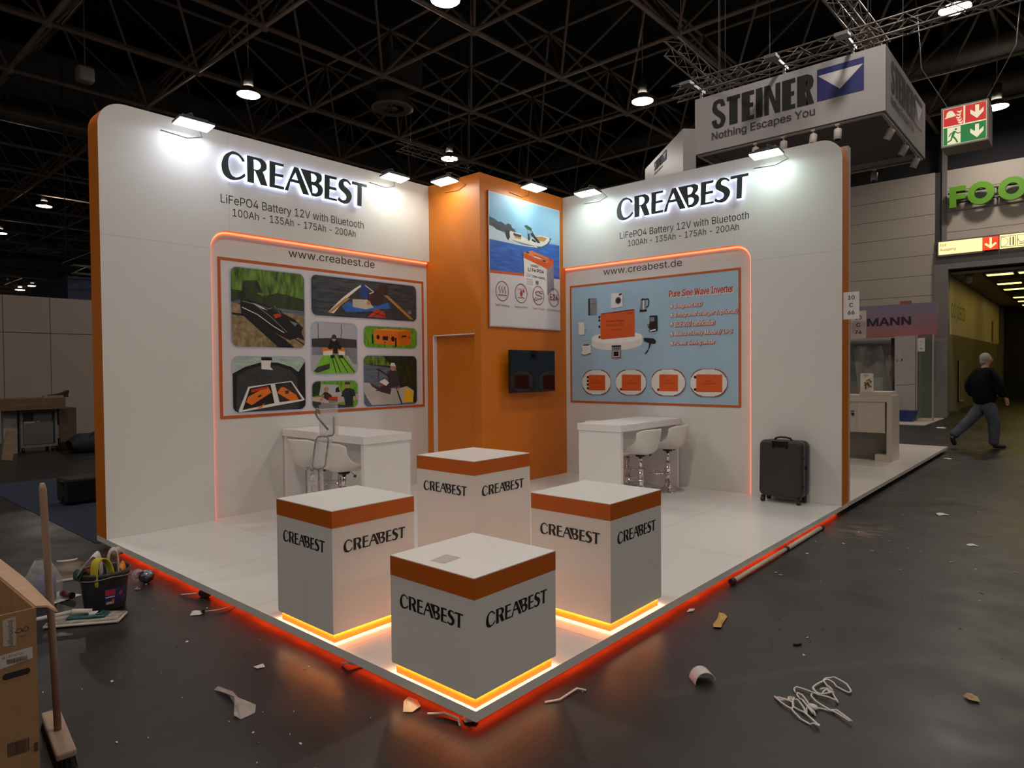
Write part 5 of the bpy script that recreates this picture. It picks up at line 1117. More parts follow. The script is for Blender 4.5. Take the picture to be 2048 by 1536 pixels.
# hands with fingers
def hand(c,dirv,side):
    c=Vector(c); d=Vector(dirv).normalized(); w_=Vector((.85,-side*.2,.2)); w_=(w_-d*w_.dot(d)).normalized()
    vs=[c,c+d*.045,c+d*.085]; es=[(0,1),(1,2)]; rd=[.026,.034,.032]
    curl=Vector((-.3,side*.5,-.2))
    for k,(off,ln) in enumerate(((-.03,.07),(-.01,.08),(.011,.075),(.03,.058))):
        a=len(vs); b=c+d*.085+w_*off; vs+=[b+d*ln*.5+curl*.012,b+d*ln*.85+curl*.04]; es+=[(2,a),(a,a+1)]; rd+=[.010,.008]
    a=len(vs); vs+=[c+d*.05+w_*.045+curl*.02,c+d*.08+w_*.06+curl*.04]; es+=[(1,a),(a,a+1)]; rd+=[.012,.009]
    skinned('hand',vs,es,rd,SKIN,P,1)
hand((.215,-.225,.965),(.45,.05,-.85),-1); hand((-.02,.25,.955),(.25,.0,-.95),1)
# ---------------------------------------------------------------- left background
t=thing('partition_wall','pale panel wall with visible joints behind the trolley at the left','partition wall')
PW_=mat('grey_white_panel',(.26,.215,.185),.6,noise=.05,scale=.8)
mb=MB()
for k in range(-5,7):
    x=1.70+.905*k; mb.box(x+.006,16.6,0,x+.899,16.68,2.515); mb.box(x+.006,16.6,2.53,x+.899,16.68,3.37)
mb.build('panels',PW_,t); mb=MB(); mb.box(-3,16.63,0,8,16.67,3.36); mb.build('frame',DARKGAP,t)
t=thing('lighting_truss','','truss'); bpy.data.objects.remove(t)
mb=MB(); mb.box(3.25,17.6,3.2,9,21,4.05); mb.tube([(3.6,19,4.0),(3.6,19,12.19)],.01,6); mb.tube([(8,19,4.0),(8,19,12.19)],.01,6); tag(mb.build('booth_header',mat('navy_fabric',(.012,.018,.055),.7,noise=.4,scale=2)),'dark blue box shaped banner showing above the pale panel wall','banner')
truss('lighting_truss','thin aluminium truss with small lights above the dark blue banner',(3.3,17.4,4.2),(9,17.6,4.3),.2,16)
mb=MB(); mb.quad((.02,4.9,.004),(9,4.9,.004),(9,9.7,.004),(.03,9.72,.004)); tag(mb.build('carpet',mat('blue_carpet',(.012,.020,.048),.95,noise=.25,scale=30)),'dark blue carpet on the hall floor left of the stand','carpet')
BAG=mat('black_fabric',(.008,.008,.010),.8,noise=.4,scale=8)
t=thing('flight_case','black wheeled case lying on the blue carpet, half hidden by the orange wall end','case',(.36,7.1,.006))
mb=MB(); mb.box(0,0,.02,1.1,.36,.31); mb.build('case_body',BAG,t,bevel=.03)
mb=MB(); mb.box(-.03,.05,.24,.002,.10,.29); mb.box(-.03,.05,.05,.002,.10,.10); mb.build('corner_foot',BLACK,t)
mb=MB(); mb.box(.02,.358,.15,1.08,.366,.165); mb.build('lid_seam',BLACK,t)
t=thing('black_bag','long black fabric bag lying on the floor before the pale panel wall','bag',(2.0,12.9,0))
rows=[]
for i in range(15):
    u=i/14; r_=.20+.03*math.sin(7*u)+.02*math.sin(19*u); r_*=(1-abs(2*u-1)**6*.6)
    rows.append([(1.35*u,.22+.24*math.cos(a)*1.0,max(.0,.17+r_*math.sin(a))) for a in [2*PI*k/14 for k in range(15)]])
mb=MB(); mb.grid(rows); mb.build('bag_body',BAG,t); mb=MB(); mb.tube([(.3,.05,.30),(.4,.1,.40),(.6,.12,.42),(.75,.08,.30)],.012,6); mb.build('strap',BLACK,t)
GREYF=mat('trolley_grey',(.14,.13,.125),.5); 
t=thing('trolley','grey framed trolley cabinet standing below the flat cardboard parcel','trolley',(1.40,13.9,0))
mb=MB()
for a in ((0,0,.10,.04,.06,.86),(.58,0,.10,.62,.06,.86),(.04,0,.10,.58,.06,.15),(.04,0,.80,.58,.06,.86)): mb.box(a[0],a[1],a[2],a[3],a[4],a[5])
mb.build('frame',GREYF,t); mb=MB(); mb.box(.0,.06,.10,.62,.55,.86); mb.build('cabinet_body',mat('trolley_body',(.12,.11,.11),.6),t)
mb=MB(); mb.box(.05,.02,.16,.55,.055,.62); mb.box(.22,.022,.62,.53,.054,.79); mb.build('grey_board',mat('grey_board',(.085,.085,.088),.6,noise=.1),t)
mb=MB(); mb.box(.05,.05,.62,.22,.058,.79); mb.box(.53,.05,.16,.57,.058,.79); mb.build('interior_shade_sheet',BLACK,t)  # thin black sheets stand in for the shaded inside
mb=MB(); mb.box(.06,.012,.585,.24,.02,.625); mb.box(.27,.012,.60,.32,.02,.63); mb.build('paper_label',mat('trolley_label',(.28,.27,.26),.6),t)
mb=MB(); mb.box(.625,.02,.25,.65,.06,.52); mb.build('side_handle',GREYF,t)
for a,b in ((.05,.06),(.55,.06),(.05,.48),(.55,.48)):
    mb=MB(); mb.lathe([(0,-.02),(.05,-.02),(.05,.02),(0,.02)],14,o=(a,b,.05),mt=Matrix.Rotation(PI/2,4,'Y')); mb.build('wheel',BLACK,t)
CARD2=mat('parcel_cardboard',(.115,.072,.04),.85,noise=.15,scale=10); CARD3=mat('brown_box_cardboard',(.085,.05,.028),.85,noise=.12,scale=10)
t=thing('cardboard_parcel','large flat cardboard parcel lying across the trolley','parcel',(.9,13.7,.862))
mb=MB(); mb.prism([(0,.0),(1.22,.0),(1.22,.22),(.25,.22),(0,.20)],lambda a,b,d:(a,d,b),0,.85); mb.build('box',CARD2,t)
mb=MB(); mb.box(.35,-.003,.08,.98,.0,.13); mb.build('tape',mat('brown_tape',(.13,.085,.05),.4),t)
mb=MB(); mb.box(1.75,13.75,1.083,2.1,13.83,1.13); tag(mb.build('wooden_batten',mat('pale_batten',(.20,.155,.11),.7)),'pale flat strip lying on top of the cardboard parcel','batten')
mb=MB(); mb.prism([(0,0),(.36,0),(.33,.02),(.36,.14),(.22,.08),(.02,.05)],lambda a,b,d:(1.9+a,13.95+d,1.083+b),0,.2); tag(mb.build('black_bin_bag',BAG),'crumpled black plastic on top of the cardboard parcel','plastic bag')
t=thing('cardboard_box','upright brown cardboard box right of the trolley','box',(2.07,13.98,.17))
mb=MB(); mb.box(0,0,.0,.31,.4,.69); mb.build('box',CARD3,t); mb=MB(); mb.box(.02,-.02,.0,.33,.0,.10); mb.build('flap',CARD3,t)
mb=MB(); mb.box(2.05,13.6,0,2.42,14.2,.169); tag(mb.build('black_crate',BLACK),'black low crate under the brown cardboard box','crate')
mb=MB(); mt_=Matrix.Translation((.92,12.75,0))@Matrix.Rotation(math.radians(12),4,'Y')@Matrix.Rotation(math.radians(-10),4,'X'); mb.box(-.07,0,.02,.10,.03,.56,0,mt_); tag(mb.build('wooden_board',mat('pine_board',(.20,.135,.075),.7,noise=.3,scale=14)),'short pine board leaning against the trolley','board')
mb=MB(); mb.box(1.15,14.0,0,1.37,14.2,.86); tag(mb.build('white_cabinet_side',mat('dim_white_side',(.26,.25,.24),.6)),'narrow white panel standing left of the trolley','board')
# ---------------------------------------------------------------- near left: carton, broom, bucket, mop
t=thing('cardboard_carton','large open brown carton with shipping labels cut by the left picture edge','carton',(-1.417,.623,0))
W_,D_,H_,th=.62,.86,.80,.006
mb=MB(); mb.box(-W_,0,.004,0,th,H_)
mb.box(-W_,D_-th,.004,0,D_,H_); mb.box(-th,th,.004,0,D_-th,H_); mb.box(-W_,th,.004,-W_+th,D_-th,H_); mb.box(-W_,0,.001,0,D_,.004)
mb.build('carton_body',CARD,t)
mb=MB(); rows=[[(.0,.005,.801),(.0,D_*.5,.802),(.0,D_,.80)],[(.03,-.005,.797),(.035,D_*.5,.80),(.03,D_+.01,.80)],[(.05,-.035,.782),(.062,D_*.5,.795),(.06,D_+.02,.80)]]
mb.grid(rows,smooth=False); mb.build('side_flap',CARDIN,t,solid=.006,fix=False)
mb=MB(); mb.grid([[(-.005,D_,.80),(-W_,D_,.80)],[(-.03,D_+.10,.86),(-W_,D_+.1,.86)],[(-.02,D_+.19,.90),(-W_,D_+.2,.90)]],smooth=False); mb.build('rear_flap',CARDIN,t,solid=.006,fix=False)
F=Flat((0,-.0006,0),(1,0,0),(0,0,1),(0,-1,0)); LAB=mat('paper_label',(.50,.44,.40),.6,noise=.05); TAPE=mat('paper_tape',(.40,.33,.28),.6,noise=.05); BINK=mat('box_ink',(.05,.03,.02),.7); HOLE_SHADE=mat('grip_hole_shade_paint',(.02,.012,.008),.9)
F.poly([(-.09,.785),(-.055,.787),(-.056,.692),(-.09,.70)],TAPE)
F.build('paper_tape',t); F=Flat((0,-.0014,0),(1,0,0),(0,0,1),(0,-1,0)); F.k+=1; vs,fs,nz=text_mesh('Empfehlungen',width=.082,height=.017); F.mb.add([F.P(-.078+v.y,.778-v.x) for v in vs],fs,F.mi(BINK))
F.build('tape_print',t); F=Flat((0,-.0006,0),(1,0,0),(0,0,1),(0,-1,0)); F.poly([(-.100,.672),(-.013,.676),(-.012,.637),(-.099,.630)],LAB); F.text('KB 1 207 4271 6',-.094,.659,BINK,width=.055,height=.008)
xx_=-.082
while xx_<-.03:
    q=random.uniform(.0006,.002); F.rect(xx_,.640,xx_+q,.655,BINK); xx_+=q+random.uniform(.0006,.0014)
F.build('shipping_label',t); F=Flat((0,-.0006,0),(1,0,0),(0,0,1),(0,-1,0)); F.poly(rrect(-.094,.590,-.020,.610,.0099,6),HOLE_SHADE); F.build('painted_grip_hole',t); F=Flat((0,-.0006,0),(1,0,0),(0,0,1),(0,-1,0))  # flat dark patch painted for the shade inside the grip hole
F.stroke([(-.058,.735),(-.05,.745),(-.042,.742),(-.04,.735),(-.048,.73),(-.058,.735)],.0018,BINK,True); F.stroke([(-.04,.735),(-.03,.747),(-.022,.742),(-.022,.735),(-.03,.732)],.0018,BINK,True); F.text('271 X',-.05,.715,BINK,size=.011)
xx_=-.085
while xx_<-.03:
    q=random.uniform(.0008,.003); F.rect(xx_,.34,xx_+q,.385,BINK); xx_+=q+random.uniform(.001,.002)
F.rect(-.016,.33,-.006,.36,BINK); F.build('carton_print',t)
WOOD=mat('broom_wood',(.29,.185,.125),.6,noise=.2,scale=5,stretch=(6,6,.6)); WOODH=mat('broom_head_wood',(.34,.235,.165),.65,noise=.15,scale=9)
t=thing('broom','wooden broom standing upright with its board head on the floor beside the carton','broom',(-1.205,1.27,0))
mb=MB(); mb.tube([(0,0,.055),(-.012,-.012,.40),(-.045,-.05,1.10),(-.047,-.053,1.124)],[.0135,.0135,.0135,.008],14); mb.build('handle',WOOD,t)
mt_=Matrix.Rotation(math.radians(-97),4,'Z')
mb=MB(); mb.box(-.22,-.035,.045,.22,.035,.075,0,mt_); mb.build('head_board',WOODH,t,bevel=.008)
mb=MB()
for k in range(44):
    for j in range(5):
        a=-.21+.42*k/43; b=-.028+.056*j/4; mb.tube([mt_@Vector((a,b,.047)),mt_@Vector((a*1.04+random.uniform(-.004,.004),b*1.3,.002))],.0016,4,caps=False)
tag(mb.build('bristles',mat('dark_bristles',(.03,.025,.022),.8),t),kind='stuff')
# bucket with rags
t=thing('bucket','dark plastic bucket full of rags and cleaning cloths standing on the floor','bucket',(-.50,2.98,0),.0)
BK=mat('anthracite_bucket',(.022,.024,.026),.4,noise=.1)
mb=MB(); mb.lathe([(r_*.88,z_) for r_,z_ in [(0,.004),(.128,.004),(.135,.012),(.158,.205),(.166,.23),(.172,.235),(.172,.26),(.165,.262),(.160,.255),(.152,.2),(.128,.03),(0,.03)]],40); mb.build('bucket_body',BK,t)
mb=MB(); mb.tube([(.153*math.cos(a),.153*math.sin(a),.235-.045*math.sin(a*1.0+PI)*-.0+ -.02*abs(math.cos(a))) for a in [PI+PI*k/20 for k in range(21)]],.004,6); mb.build('handle_wire',GREYM,t)
# printed label wraps on the front of the bucket
def cyl_label(a0,a1,z0,z1,m,rr,nm):
    rows=[[((rr(z))*math.cos(a),(rr(z))*math.sin(a),z) for a in [a0+(a1-a0)*i/10 for i in range(11)]] for z in (z0,(z0+z1)/2,z1)]
    mb=MB(); mb.grid(rows); return mb.build(nm,m,t,fix=False)
rr=lambda k:(lambda z:(.135+.0235*(z-.012)/.193)*.88+.0009+k*.0004)
q=-1.62
cyl_label(q-.25,q+.85,.05,.155,mat('label_navy',(.02,.03,.13),.4,noise=.5,scale=30),rr(0),'label')
cyl_label(q-.23,q+.22,.112,.150,mat('label_red',(.42,.03,.05),.4),rr(1),'label_red_field'); cyl_label(q-.23,q+.2,.098,.104,PWHITE,rr(1),'label_text_bar'); cyl_label(q-.2,q+.16,.054,.07,mat('label_cream',(.5,.42,.34),.5,noise=.5,scale=60),rr(1),'label_picture'); cyl_label(q+.05,q+.16,.06,.085,mat('label_flame',(.5,.15,.04),.5,noise=.4,scale=60),rr(2),'label_flame')
cyl_label(q+.42,q+.6,.10,.125,mat('label_red2',(.42,.06,.06),.4,noise=.4,scale=60),rr(1),'label_figure')
def rag(lab,m,pts,wdt,th_=.008,wob=.012,cat='cloth'):
    rows=[]; n=len(pts)
    for i,p in enumerate(pts):
        p=Vector(p); tdir=(Vector(pts[min(i+1,n-1)])-Vector(pts[max(i-1,0)])).normalized(); s=tdir.cross(Vector((.6,-.8,.1))); s=Vector((.75,-.62,0)) if s.length<.2 else s.normalized()
        s=Vector((wdt[0],wdt[1],wdt[2]))
        rows.append([p+s*u+Vector((0,0,wob*math.sin(3*u*2+i))) for u in (-1,-.5,0,.5,1)])
    mb=MB(); mb.grid(rows); o=mb.build('cleaning_cloth',m,None,solid=th_,subsurf=2,fix=False); tag(o,lab,cat); return o
BX_,BY_=-.50,2.98
rag('yellow green cleaning cloth bent over the rim of the bucket',mat('lime_cloth',(.50,.42,.03),.9,noise=.15,scale=20),[(BX_-.085,BY_-.10,.17),(BX_-.095,BY_-.10,.30),(BX_-.075,BY_-.10,.355),(BX_-.03,BY_-.10,.36),(BX_+.00,BY_-.105,.31),(BX_+.015,BY_-.105,.18)],(.012,-.03,0),.012)
rag('folded pale grey floor cloth standing up in the bucket',mat('grey_cloth',(.46,.42,.38),.9,noise=.15,scale=30,bump=.3,bscale=60),[(BX_+.0,BY_-.06,.16),(BX_+.0,BY_-.06,.33),(BX_+.015,BY_-.06,.385),(BX_+.045,BY_-.06,.40),(BX_+.065,BY_-.06,.37),(BX_+.06,BY_-.07,.17)],(.01,.04,0),.014)
rag('white crumpled cloth hanging over the far rim of the bucket',mat('white_cloth',(.55,.50,.46),.9,noise=.1,scale=20),[(BX_-.15,BY_+.02,.24),(BX_-.12,BY_+.0,.30),(BX_-.06,BY_+.02,.36),(BX_-.02,BY_+.04,.37),(BX_+.0,BY_+.05,.2)],(.03,.06,0),.006)
rag('dark green cloth over the left rim of the bucket',mat('green_cloth',(.015,.05,.035),.9),[(BX_-.162,BY_+.0,.215),(BX_-.157,BY_+.0,.275),(BX_-.12,BY_-.02,.285),(BX_-.11,BY_-.04,.2)],(.01,-.045,0),.01)
rag('orange glove bunched up at the right inside of the bucket',mat('orange_glove',(.75,.25,.02),.6),[(BX_+.06,BY_-.02,.2),(BX_+.075,BY_-.04,.27),(BX_+.09,BY_-.05,.275),(BX_+.105,BY_-.05,.23)],(.02,.03,.01),.016,.02,'glove')
rag('red cloth corner peeping out of the left of the bucket',mat('red_cloth',(.30,.03,.015),.9),[(BX_-.13,BY_-.03,.2),(BX_-.125,BY_-.03,.285),(BX_-.10,BY_-.04,.29)],(.02,-.03,0),.008)
# flat mop
t=thing('flat_mop','flat floor mop with teal plate and white pole lying on the floor before the bucket','mop',(-.665,2.79,0),math.radians(-36))
mb=MB(); rows=[[(x,y,.018+.004*math.sin(40*x)*math.cos(50*y)) for y in (-.075,-.04,0,.04,.075)] for x in [-.20+.40*i/14 for i in range(15)]]; mb.grid(rows); mb.build('mop_pad',mat('grey_mop_pad',(.33,.29,.26),.95,noise=.35,scale=25,bump=.5,bscale=90),t,solid=.022,fix=False)
mb=MB()
for x in (-.205,.205): mb.tube([(x,-.08,.012),(x,.08,.012)],.008,8)
for y in (-.08,.08): mb.tube([(-.205,y,.012),(.205,y,.012)],.008,8)
mb.build('pad_hem',mat('mop_hem',(.50,.46,.42),.9),t)
mb=MB(); mb.box(-.10,-.045,.032,.12,.045,.046); mb.box(.06,-.03,.046,.10,.03,.056); mb.build('plate',mat('teal_plastic',(.012,.085,.085),.4),t,bevel=.004)
mb=MB(); mb.box(.02,-.02,.046,.08,.02,.056); mb.build('plate_label',PWHITE,t)
inv=Matrix.Rotation(math.radians(36),4,'Z')
pv=[inv@(Vector(p)-Vector((-.63,2.80,0))) for p in ((-.60,2.79,.06),(-.70,2.83,.075))]; pw=[inv@(Vector(p)-Vector((-.63,2.80,0))) for p in ((-.70,2.83,.075),(-1.55,3.10,.02))]
mb=MB(); mb.tube(pv,[.016,.018],12); mb.build('joint',mat('white_mop_plastic',(.55,.51,.47),.4),t); mb=MB(); mb.tube(pw,.0115,12); mb.build('pole',mat('white_mop_plastic',(.55,.51,.47),.4),t)
# carrier bag with bottles
BAGP=mat('clear_bag_film',(.60,.58,.57),.22,noise=.1,scale=8,alpha=.35)
t=thing('carrier_bag','clear plastic bag tied around blue bottles, standing behind the carton','bag',(-.75,3.42,0))
rows=[]
for i in range(14):
    v=i/13; r_=.105*(1-.55*v**3)+.012*math.sin(5*v); rows.append([((r_+.010*math.sin(5*a+3*v))*math.cos(a),(r_*.8+.010*math.cos(7*a))*math.sin(a),.004+.295*v) for a in [2*PI*k/28 for k in range(29)]])
mb=MB(); mb.grid(rows); mb.build('film',BAGP,t,fix=False)
for (x,y,c,lab) in ((-.758,3.40,(.02,.025,.19),'blue bottle at the left inside the clear plastic bag'),(-.70,3.42,(.03,.04,.22),'blue bottle at the right inside the clear plastic bag'),(-.775,3.47,(.012,.012,.02),'black bottle at the back inside the clear plastic bag')):
    b=thing('bottle',lab,'bottle',(x-.005,y,.003)); mb=MB(); mb.lathe([(0,0),(.037,.0),(.04,.01),(.04,.15),(.034,.18),(.015,.20),(.015,.215),(0,.215)],18); mb.build('bottle_body',mat('bottle_%d'%int(c[2]*100),c,.25,noise=.3,scale=30),b)
    mb=MB(); mb.lathe([(.0155,.205),(.0175,.205),(.0175,.235),(0,.235)],14); mb.build('cap',BLACK,b)
# foil ball bottle
t=thing('foil_ball','crumpled shiny silver and violet foil ball on the floor beside the platform edge','foil ball',(-.115,3.33,0))
mb=MB(); mb.ball((0,0,.048),.048,20,sc=(1.15,1,1)); o=mb.build('foil',mat('violet_silver_foil',(.42,.42,.48),.16,metal=1,noise=.5,scale=22,col2='2e2a5e',bump=1.0,bscale=35),t); 
mb=MB(); mb.lathe([(.02,0),(.035,-.01),(.045,-.04),(.03,-.06)],14,o=(-.03,.05,.058),mt=Matrix.Rotation(1.3,4,'X')); mb.build('film_neck',BAGP,t)
# ---------------------------------------------------------------- litter
def litter(nm,lab,cat,mb,m,loc=(0,0,0),rz=0,**k):
    o=mb.build(nm,m,None,**k); o.location=loc; o.rotation_euler=(0,0,rz); return tag(o,lab,cat)
PAPER=mat('white_paper_litter',(.62,.58,.55),.7,noise=.05)
def crumple(pts,h,seed=1):
    rnd=random.Random(seed); mb=MB(); c=Vector((sum(p[0] for p in pts)/len(pts),sum(p[1] for p in pts)/len(pts),h)); n=len(pts)
    ring=[Vector((p[0],p[1],rnd.uniform(.002,h*.6))) for p in pts]; mid=[(Vector((p[0],p[1],0))*.5+Vector((c.x,c.y,0))*.5+Vector((0,0,rnd.uniform(h*.3,h*1.1)))) for p in pts]
    vs=ring+mid+[c]; fs=[]
    for i in range(n):
        j=(i+1)%n; fs+=[(i,j,n+j),(i,n+j,n+i),(n+i,n+j,2*n)]
    mb.add(vs,fs); return mb
mb=MB(); a=ell(0,0,.075,.05,16,PI*1.02,PI*1.98)+[(x,y*.55) for x,y in reversed(ell(0,0,.07,.05,16,PI*1.05,PI*1.95))]; mb.prism(a,lambda x,y,d:(x,y,d),.012,.002); litter('plate_piece','white crescent shaped plastic piece on the floor behind the bucket','plastic piece',mb,PAPER,(-.32,4.48,0),math.radians(-20))
litter('paper_sheet','white paper sheet lying flat left of the bucket','paper',crumple([(-.70,3.32),(-.52,3.385),(-.55,3.46),(-.60,3.60),(-.69,3.58),(-.72,3.42)],.006,2),PAPER)
mb=MB(); mb.tube([(0,0,.022),(.0,.10,.022)],.021,14); mb.lathe([(.012,0),(.022,-.001),(.022,.02)],14,1,(0,0,.022),Matrix.Rotation(PI/2,4,'X')); litter('red_tube','short dark red tube lying on the white paper by the bucket','tube',mb,[mat('dark_red_plastic',(.14,.018,.018),.4),BLACK],(-.602,3.34,.008),.25)
mb=MB(); mb.lathe([(.028,0),(.034,.002),(.037,.075),(.040,.08),(.034,.08),(.030,.006),(0,.006)],24,mt=Matrix.Rotation(math.radians(-80),4,'X')@Matrix.Rotation(math.radians(20),4,'Y')); litter('paper_cup','brown and white paper cup lying on its side at the platform edge behind the bucket','cup',mb,mat('cup_paper',(.52,.40,.30),.6),(-.05,4.24,.042),-.7)
mb=MB(); mb.box(-.11,-.006,.002,.11,.006,.014); litter('white_stick','thin white stick on the floor left of the bucket','stick',mb,PAPER,(-.50,3.85,0),-.2)
FILM=mat('crumpled_film',(.55,.49,.46),.3,noise=.25,scale=14,alpha=.7)
litter('plastic_scrap','crumpled translucent plastic film on the dark floor in front of the left channel','plastic film',crumple([(-.555,1.26),(-.53,1.27),(-.505,1.17),(-.52,1.08),(-.50,.95),(-.53,.90),(-.60,.895),(-.615,.93),(-.565,.99),(-.545,1.10),(-.53,1.17)],.03,3),FILM)
t=thing('cable_end','white paper tag on a thin white cable coming from under the platform','cable')
mb=crumple([(-.20,2.38),(-.155,2.45),(-.13,2.41),(-.10,2.40),(-.115,2.36),(-.16,2.34)],.015,4); mb.build('paper_tag',PAPER,t); mb=MB(); mb.tube([(-.14,2.38,.01),(-.05,2.33,.008),(.02,2.31,.012),(.10,2.36,.02),(.19,2.42,.03)],.0035,6); mb.build('cable',PAPER,t); mb=MB(); mb.box(-.135,2.35,.008,-.115,2.37,.028); mb.build('clip',BLACK,t)
t=thing('plug_connector','small dark plug with a white lead at the platform edge near the left channel','plug')
mb=MB(); mb.box(.0,2.63,.004,.05,2.72,.04); mb.build('plug_body',BLACK,t,bevel=.008); mb=MB(); mb.tube([(.02,2.72,.02),(-.02,2.77,.012),(-.07,2.83,.006)],.005,6); mb.build('lead',PAPER,t)
litter('silver_clip','tiny silver clip lying on the floor right of the bucket','clip',crumple([(-.245,3.22),(-.22,3.23),(-.20,3.20),(-.225,3.18)],.012,5),GREYM)
litter('kraft_tape','piece of yellow brown tape lying on the floor right of the platform','tape',crumple([(1.755,-.275),(1.80,-.255),(1.90,-.235),(2.02,-.195),(2.03,-.225),(1.97,-.27),(1.86,-.29),(1.78,-.315)],.022,6),mat('kraft_tape',(.50,.30,.06),.4,noise=.15))
litter('tape_scrap','cream torn tape scrap on the channel cover before the front corner','tape',crumple([(-.085,.385),(-.02,.46),(.02,.475),(.03,.42),(.0,.36),(-.06,.35)],.014,7),mat('cream_tape',(.62,.50,.33),.5))
litter('tape_scrap','small pale scrap at the channel seam, left of the front corner','tape',crumple([(-.30,1.36),(-.25,1.35),(-.26,1.31),(-.30,1.32)],.01,8),PAPER)
mb=MB(); pts=ell(0,0,.055,.055,20,PI*.08,PI*1.05)
mb.prism(pts+[(x*.93,y*.93) for x,y in reversed(pts)],lambda a,b,d:(a,d,b),-.04,.04); mb.prism(pts,lambda a,b,d:(a,d,b),.036,.04); litter('white_cup','white half round plastic cap lying on the dark floor at right front','plastic cap',mb,mat('white_cap_plastic',(.60,.55,.54),.35),(1.09,-.52,.003),math.radians(-42))
# the tangled cord lies flat on the floor: floor points measured in metres
CORD=[[(1.147,-.857),(1.120,-.890),(1.142,-.926),(1.142,-.945),(1.072,-.954),(1.124,-.878),(1.130,-.949),(1.168,-.912),(1.171,-.938),(1.112,-.952),(1.078,-1.011),(.995,-1.103),(.999,-1.065),(1.028,-1.00),(1.082,-.949)],
      [(1.155,-.925),(1.162,-.957),(1.083,-1.019),(1.115,-1.012),(1.125,-1.016),(1.089,-1.058),(1.112,-1.035),(1.094,-1.04),(1.20,-.955),(1.238,-.93),(1.224,-.957),(1.14,-1.02)],
      [(1.139,-1.022),(1.163,-1.034),(1.172,-1.106),(1.118,-1.20),(1.191,-1.102),(1.168,-1.105),(1.226,-1.004),(1.27,-.99)],
      [(1.252,-.916),(1.30,-.909),(1.28,-1.05),(1.275,-1.10),(1.335,-1.065),(1.351,-1.03),(1.312,-1.02),(1.342,-.97),(1.458,-.996),(1.44,-1.05),(1.41,-1.12),(1.47,-1.09),(1.515,-1.0),(1.46,-.985),(1.39,-1.03),(1.37,-1.05),(1.41,-1.01)],
      [(1.342,-.97),(1.287,-1.02),(1.36,-1.06),(1.375,-1.02),(1.34,-1.0)]]
t=thing('tangled_cord','tangled flat white cord lying on the dark floor at the right front','cord')
for k,c in enumerate(CORD):
    # catmull-rom smoothing
    out=[]
    for i in range(len(c)-1):
        p0=Vector(c[max(i-1,0)]);p1=Vector(c[i]);p2=Vector(c[i+1]);p3=Vector(c[min(i+2,len(c)-1)])
        for s in range(4):
            u=s/4; q=.5*((2*p1)+(p2-p0)*u+(2*p0-5*p1+4*p2-p3)*u*u+(3*p1-p0-3*p2+p3)*u**3); out.append((q.x,q.y,.006+.006*((i+k)%3)))
    mb=MB(); mb.tube(out,.0042,6); mb.build('cord_loop',mat('white_cord',(.60,.57,.54),.6),t)
mb=MB(); mb.ball((1.146,-1.03,.014),.022,8,sc=(.8,1.2,.6)); mb.build('knot',mat('white_cord',(.60,.57,.54),.6),t)
litter('dry_leaf','small curled brown scrap on the dark floor at far right front','scrap',crumple([(1.70,-1.60),(1.745,-1.585),(1.75,-1.545),(1.72,-1.53),(1.69,-1.56)],.03,11),mat('brown_scrap',(.42,.30,.15),.6,noise=.3,scale=40))
mb=MB(); mb.box(-.022,-.008,.001,.022,.008,.012); litter('black_plastic_bit','small black plastic bit on the dark floor above the tangled cord','plastic piece',mb,BLACK,(1.83,-.74,0),-.6)
t=thing('telescopic_pole','long orange lit pole with black joints lying along the right platform edge','pole')
PL=mat('pale_wood_pole',(.55,.42,.32),.45)
mb=MB(); mb.tube([(2.62,-.03,.022),(3.72,-.028,.022)],.017,12); mb.tube([(3.76,-.028,.022),(4.70,-.024,.022)],.020,12); mb.build('pole_tube',PL,t)
mb=MB()
for x in (2.60,3.72,4.70): mb.tube([(x,-.028,.022),(x+.045,-.028,.022)],.022,12)
mb.build('joint_sleeve',BLACK,t)
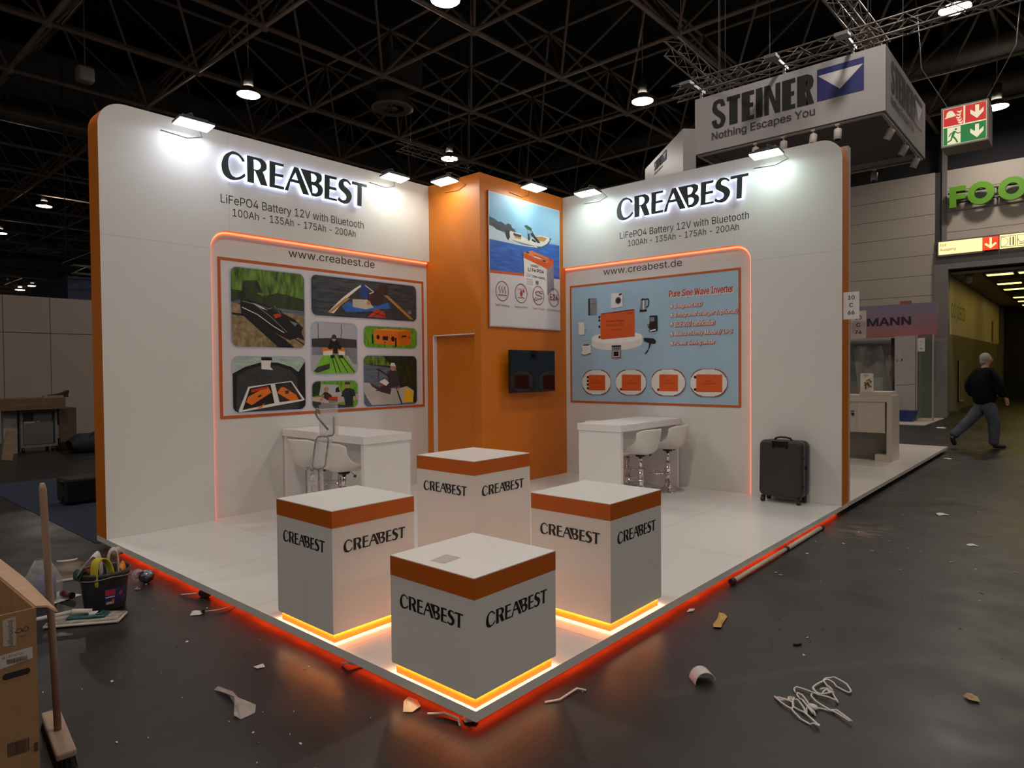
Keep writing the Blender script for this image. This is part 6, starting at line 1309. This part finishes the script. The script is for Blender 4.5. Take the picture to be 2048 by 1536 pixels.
# cable remnants at the front corner
for k,(pts,lab) in enumerate(((((-.03,.28,.008),(.02,.22,.012),(.03,.14,.01),(.0,.10,.006)),'short bent cable piece on the channel cover at the front corner'),(((.02,1.02,.008),(.03,.98,.02),(.07,.93,.012),(.12,.92,.02)),'curly cable piece at the platform edge left of the front box'),(((.40,-.06,.006),(.46,-.10,.008),(.60,-.10,.01),(.62,-.14,.006)),'bent white cable tie on the floor right of the front corner'))):
    mb=MB(); mb.tube(pts,.0055,6); tag(mb.build('cable_piece',PAPER),lab,'cable piece')
litter('tape_scrap','crumpled tape scrap right at the front corner under the platform edge','tape',crumple([(.03,.10),(.06,.06),(.09,.07),(.08,.12),(.05,.14)],.03,13),PAPER)
litter('tape_scrap','pale tape scrap at the right platform edge below the right box','tape',crumple([(1.9,-.03),(1.96,-.02),(1.98,-.05),(1.93,-.06)],.012,14),PAPER)
# countless chips and crumbs
mb=MB(); rnd=random.Random(5)
for k in range(420):
    r_=rnd.random()
    if r_<.45: x,y=rnd.gauss(5.2,1.3),rnd.gauss(-.6,.5)
    elif r_<.75: x,y=rnd.uniform(.5,12),rnd.uniform(-3.0,-.1)
    elif r_<.9: x,y=rnd.uniform(-1.2,-.05),rnd.uniform(.3,4.6)
    else: x,y=rnd.uniform(6,20),rnd.uniform(-3,1)
    if y>-.03 and x>-.02 and x<12.3: continue
    s=rnd.choice((.004,.005,.006,.008,.012,.02 if x>3 else .01)); a=rnd.uniform(0,PI); c_,s_=math.cos(a)*s,math.sin(a)*s; e=rnd.uniform(.25,.8)
    mb.add([(x-c_,y-s_,.002),(x+s_*e,y-c_*e,.002),(x+c_,y+s_,.003),(x-s_*e,y+c_*e,.006)],[(0,1,2,3)])
tag(mb.build('paper_chips',mat('pale_chips',(.55,.50,.45),.7)),'countless small pale chips scattered on the dark hall floor','litter',kind='stuff')
for k,(x,y,s,lab) in enumerate(((6.2,-.80,.10,'white paper scrap lying between the second channel and the neighbouring platform'),(4.95,-1.2,.07,'white paper scrap on the ribbed channel cover at right'),(3.35,-1.70,.07,'white torn paper pair on the dark floor at the right edge, below the ribbed channel'),(11.2,-.15,.10,'small white scrap beside the corner of the neighbouring platform'),(17.6,.9,.2,'pale scrap on the floor before the glazed booth corner'))):
    litter('paper_scrap',lab,'paper',crumple([(x+s*math.cos(q)*(.6+.4*math.sin(3*q+k)),y+s*.6*math.sin(q)) for q in [2*PI*i/9 for i in range(9)]],s*.15,20+k),PAPER)
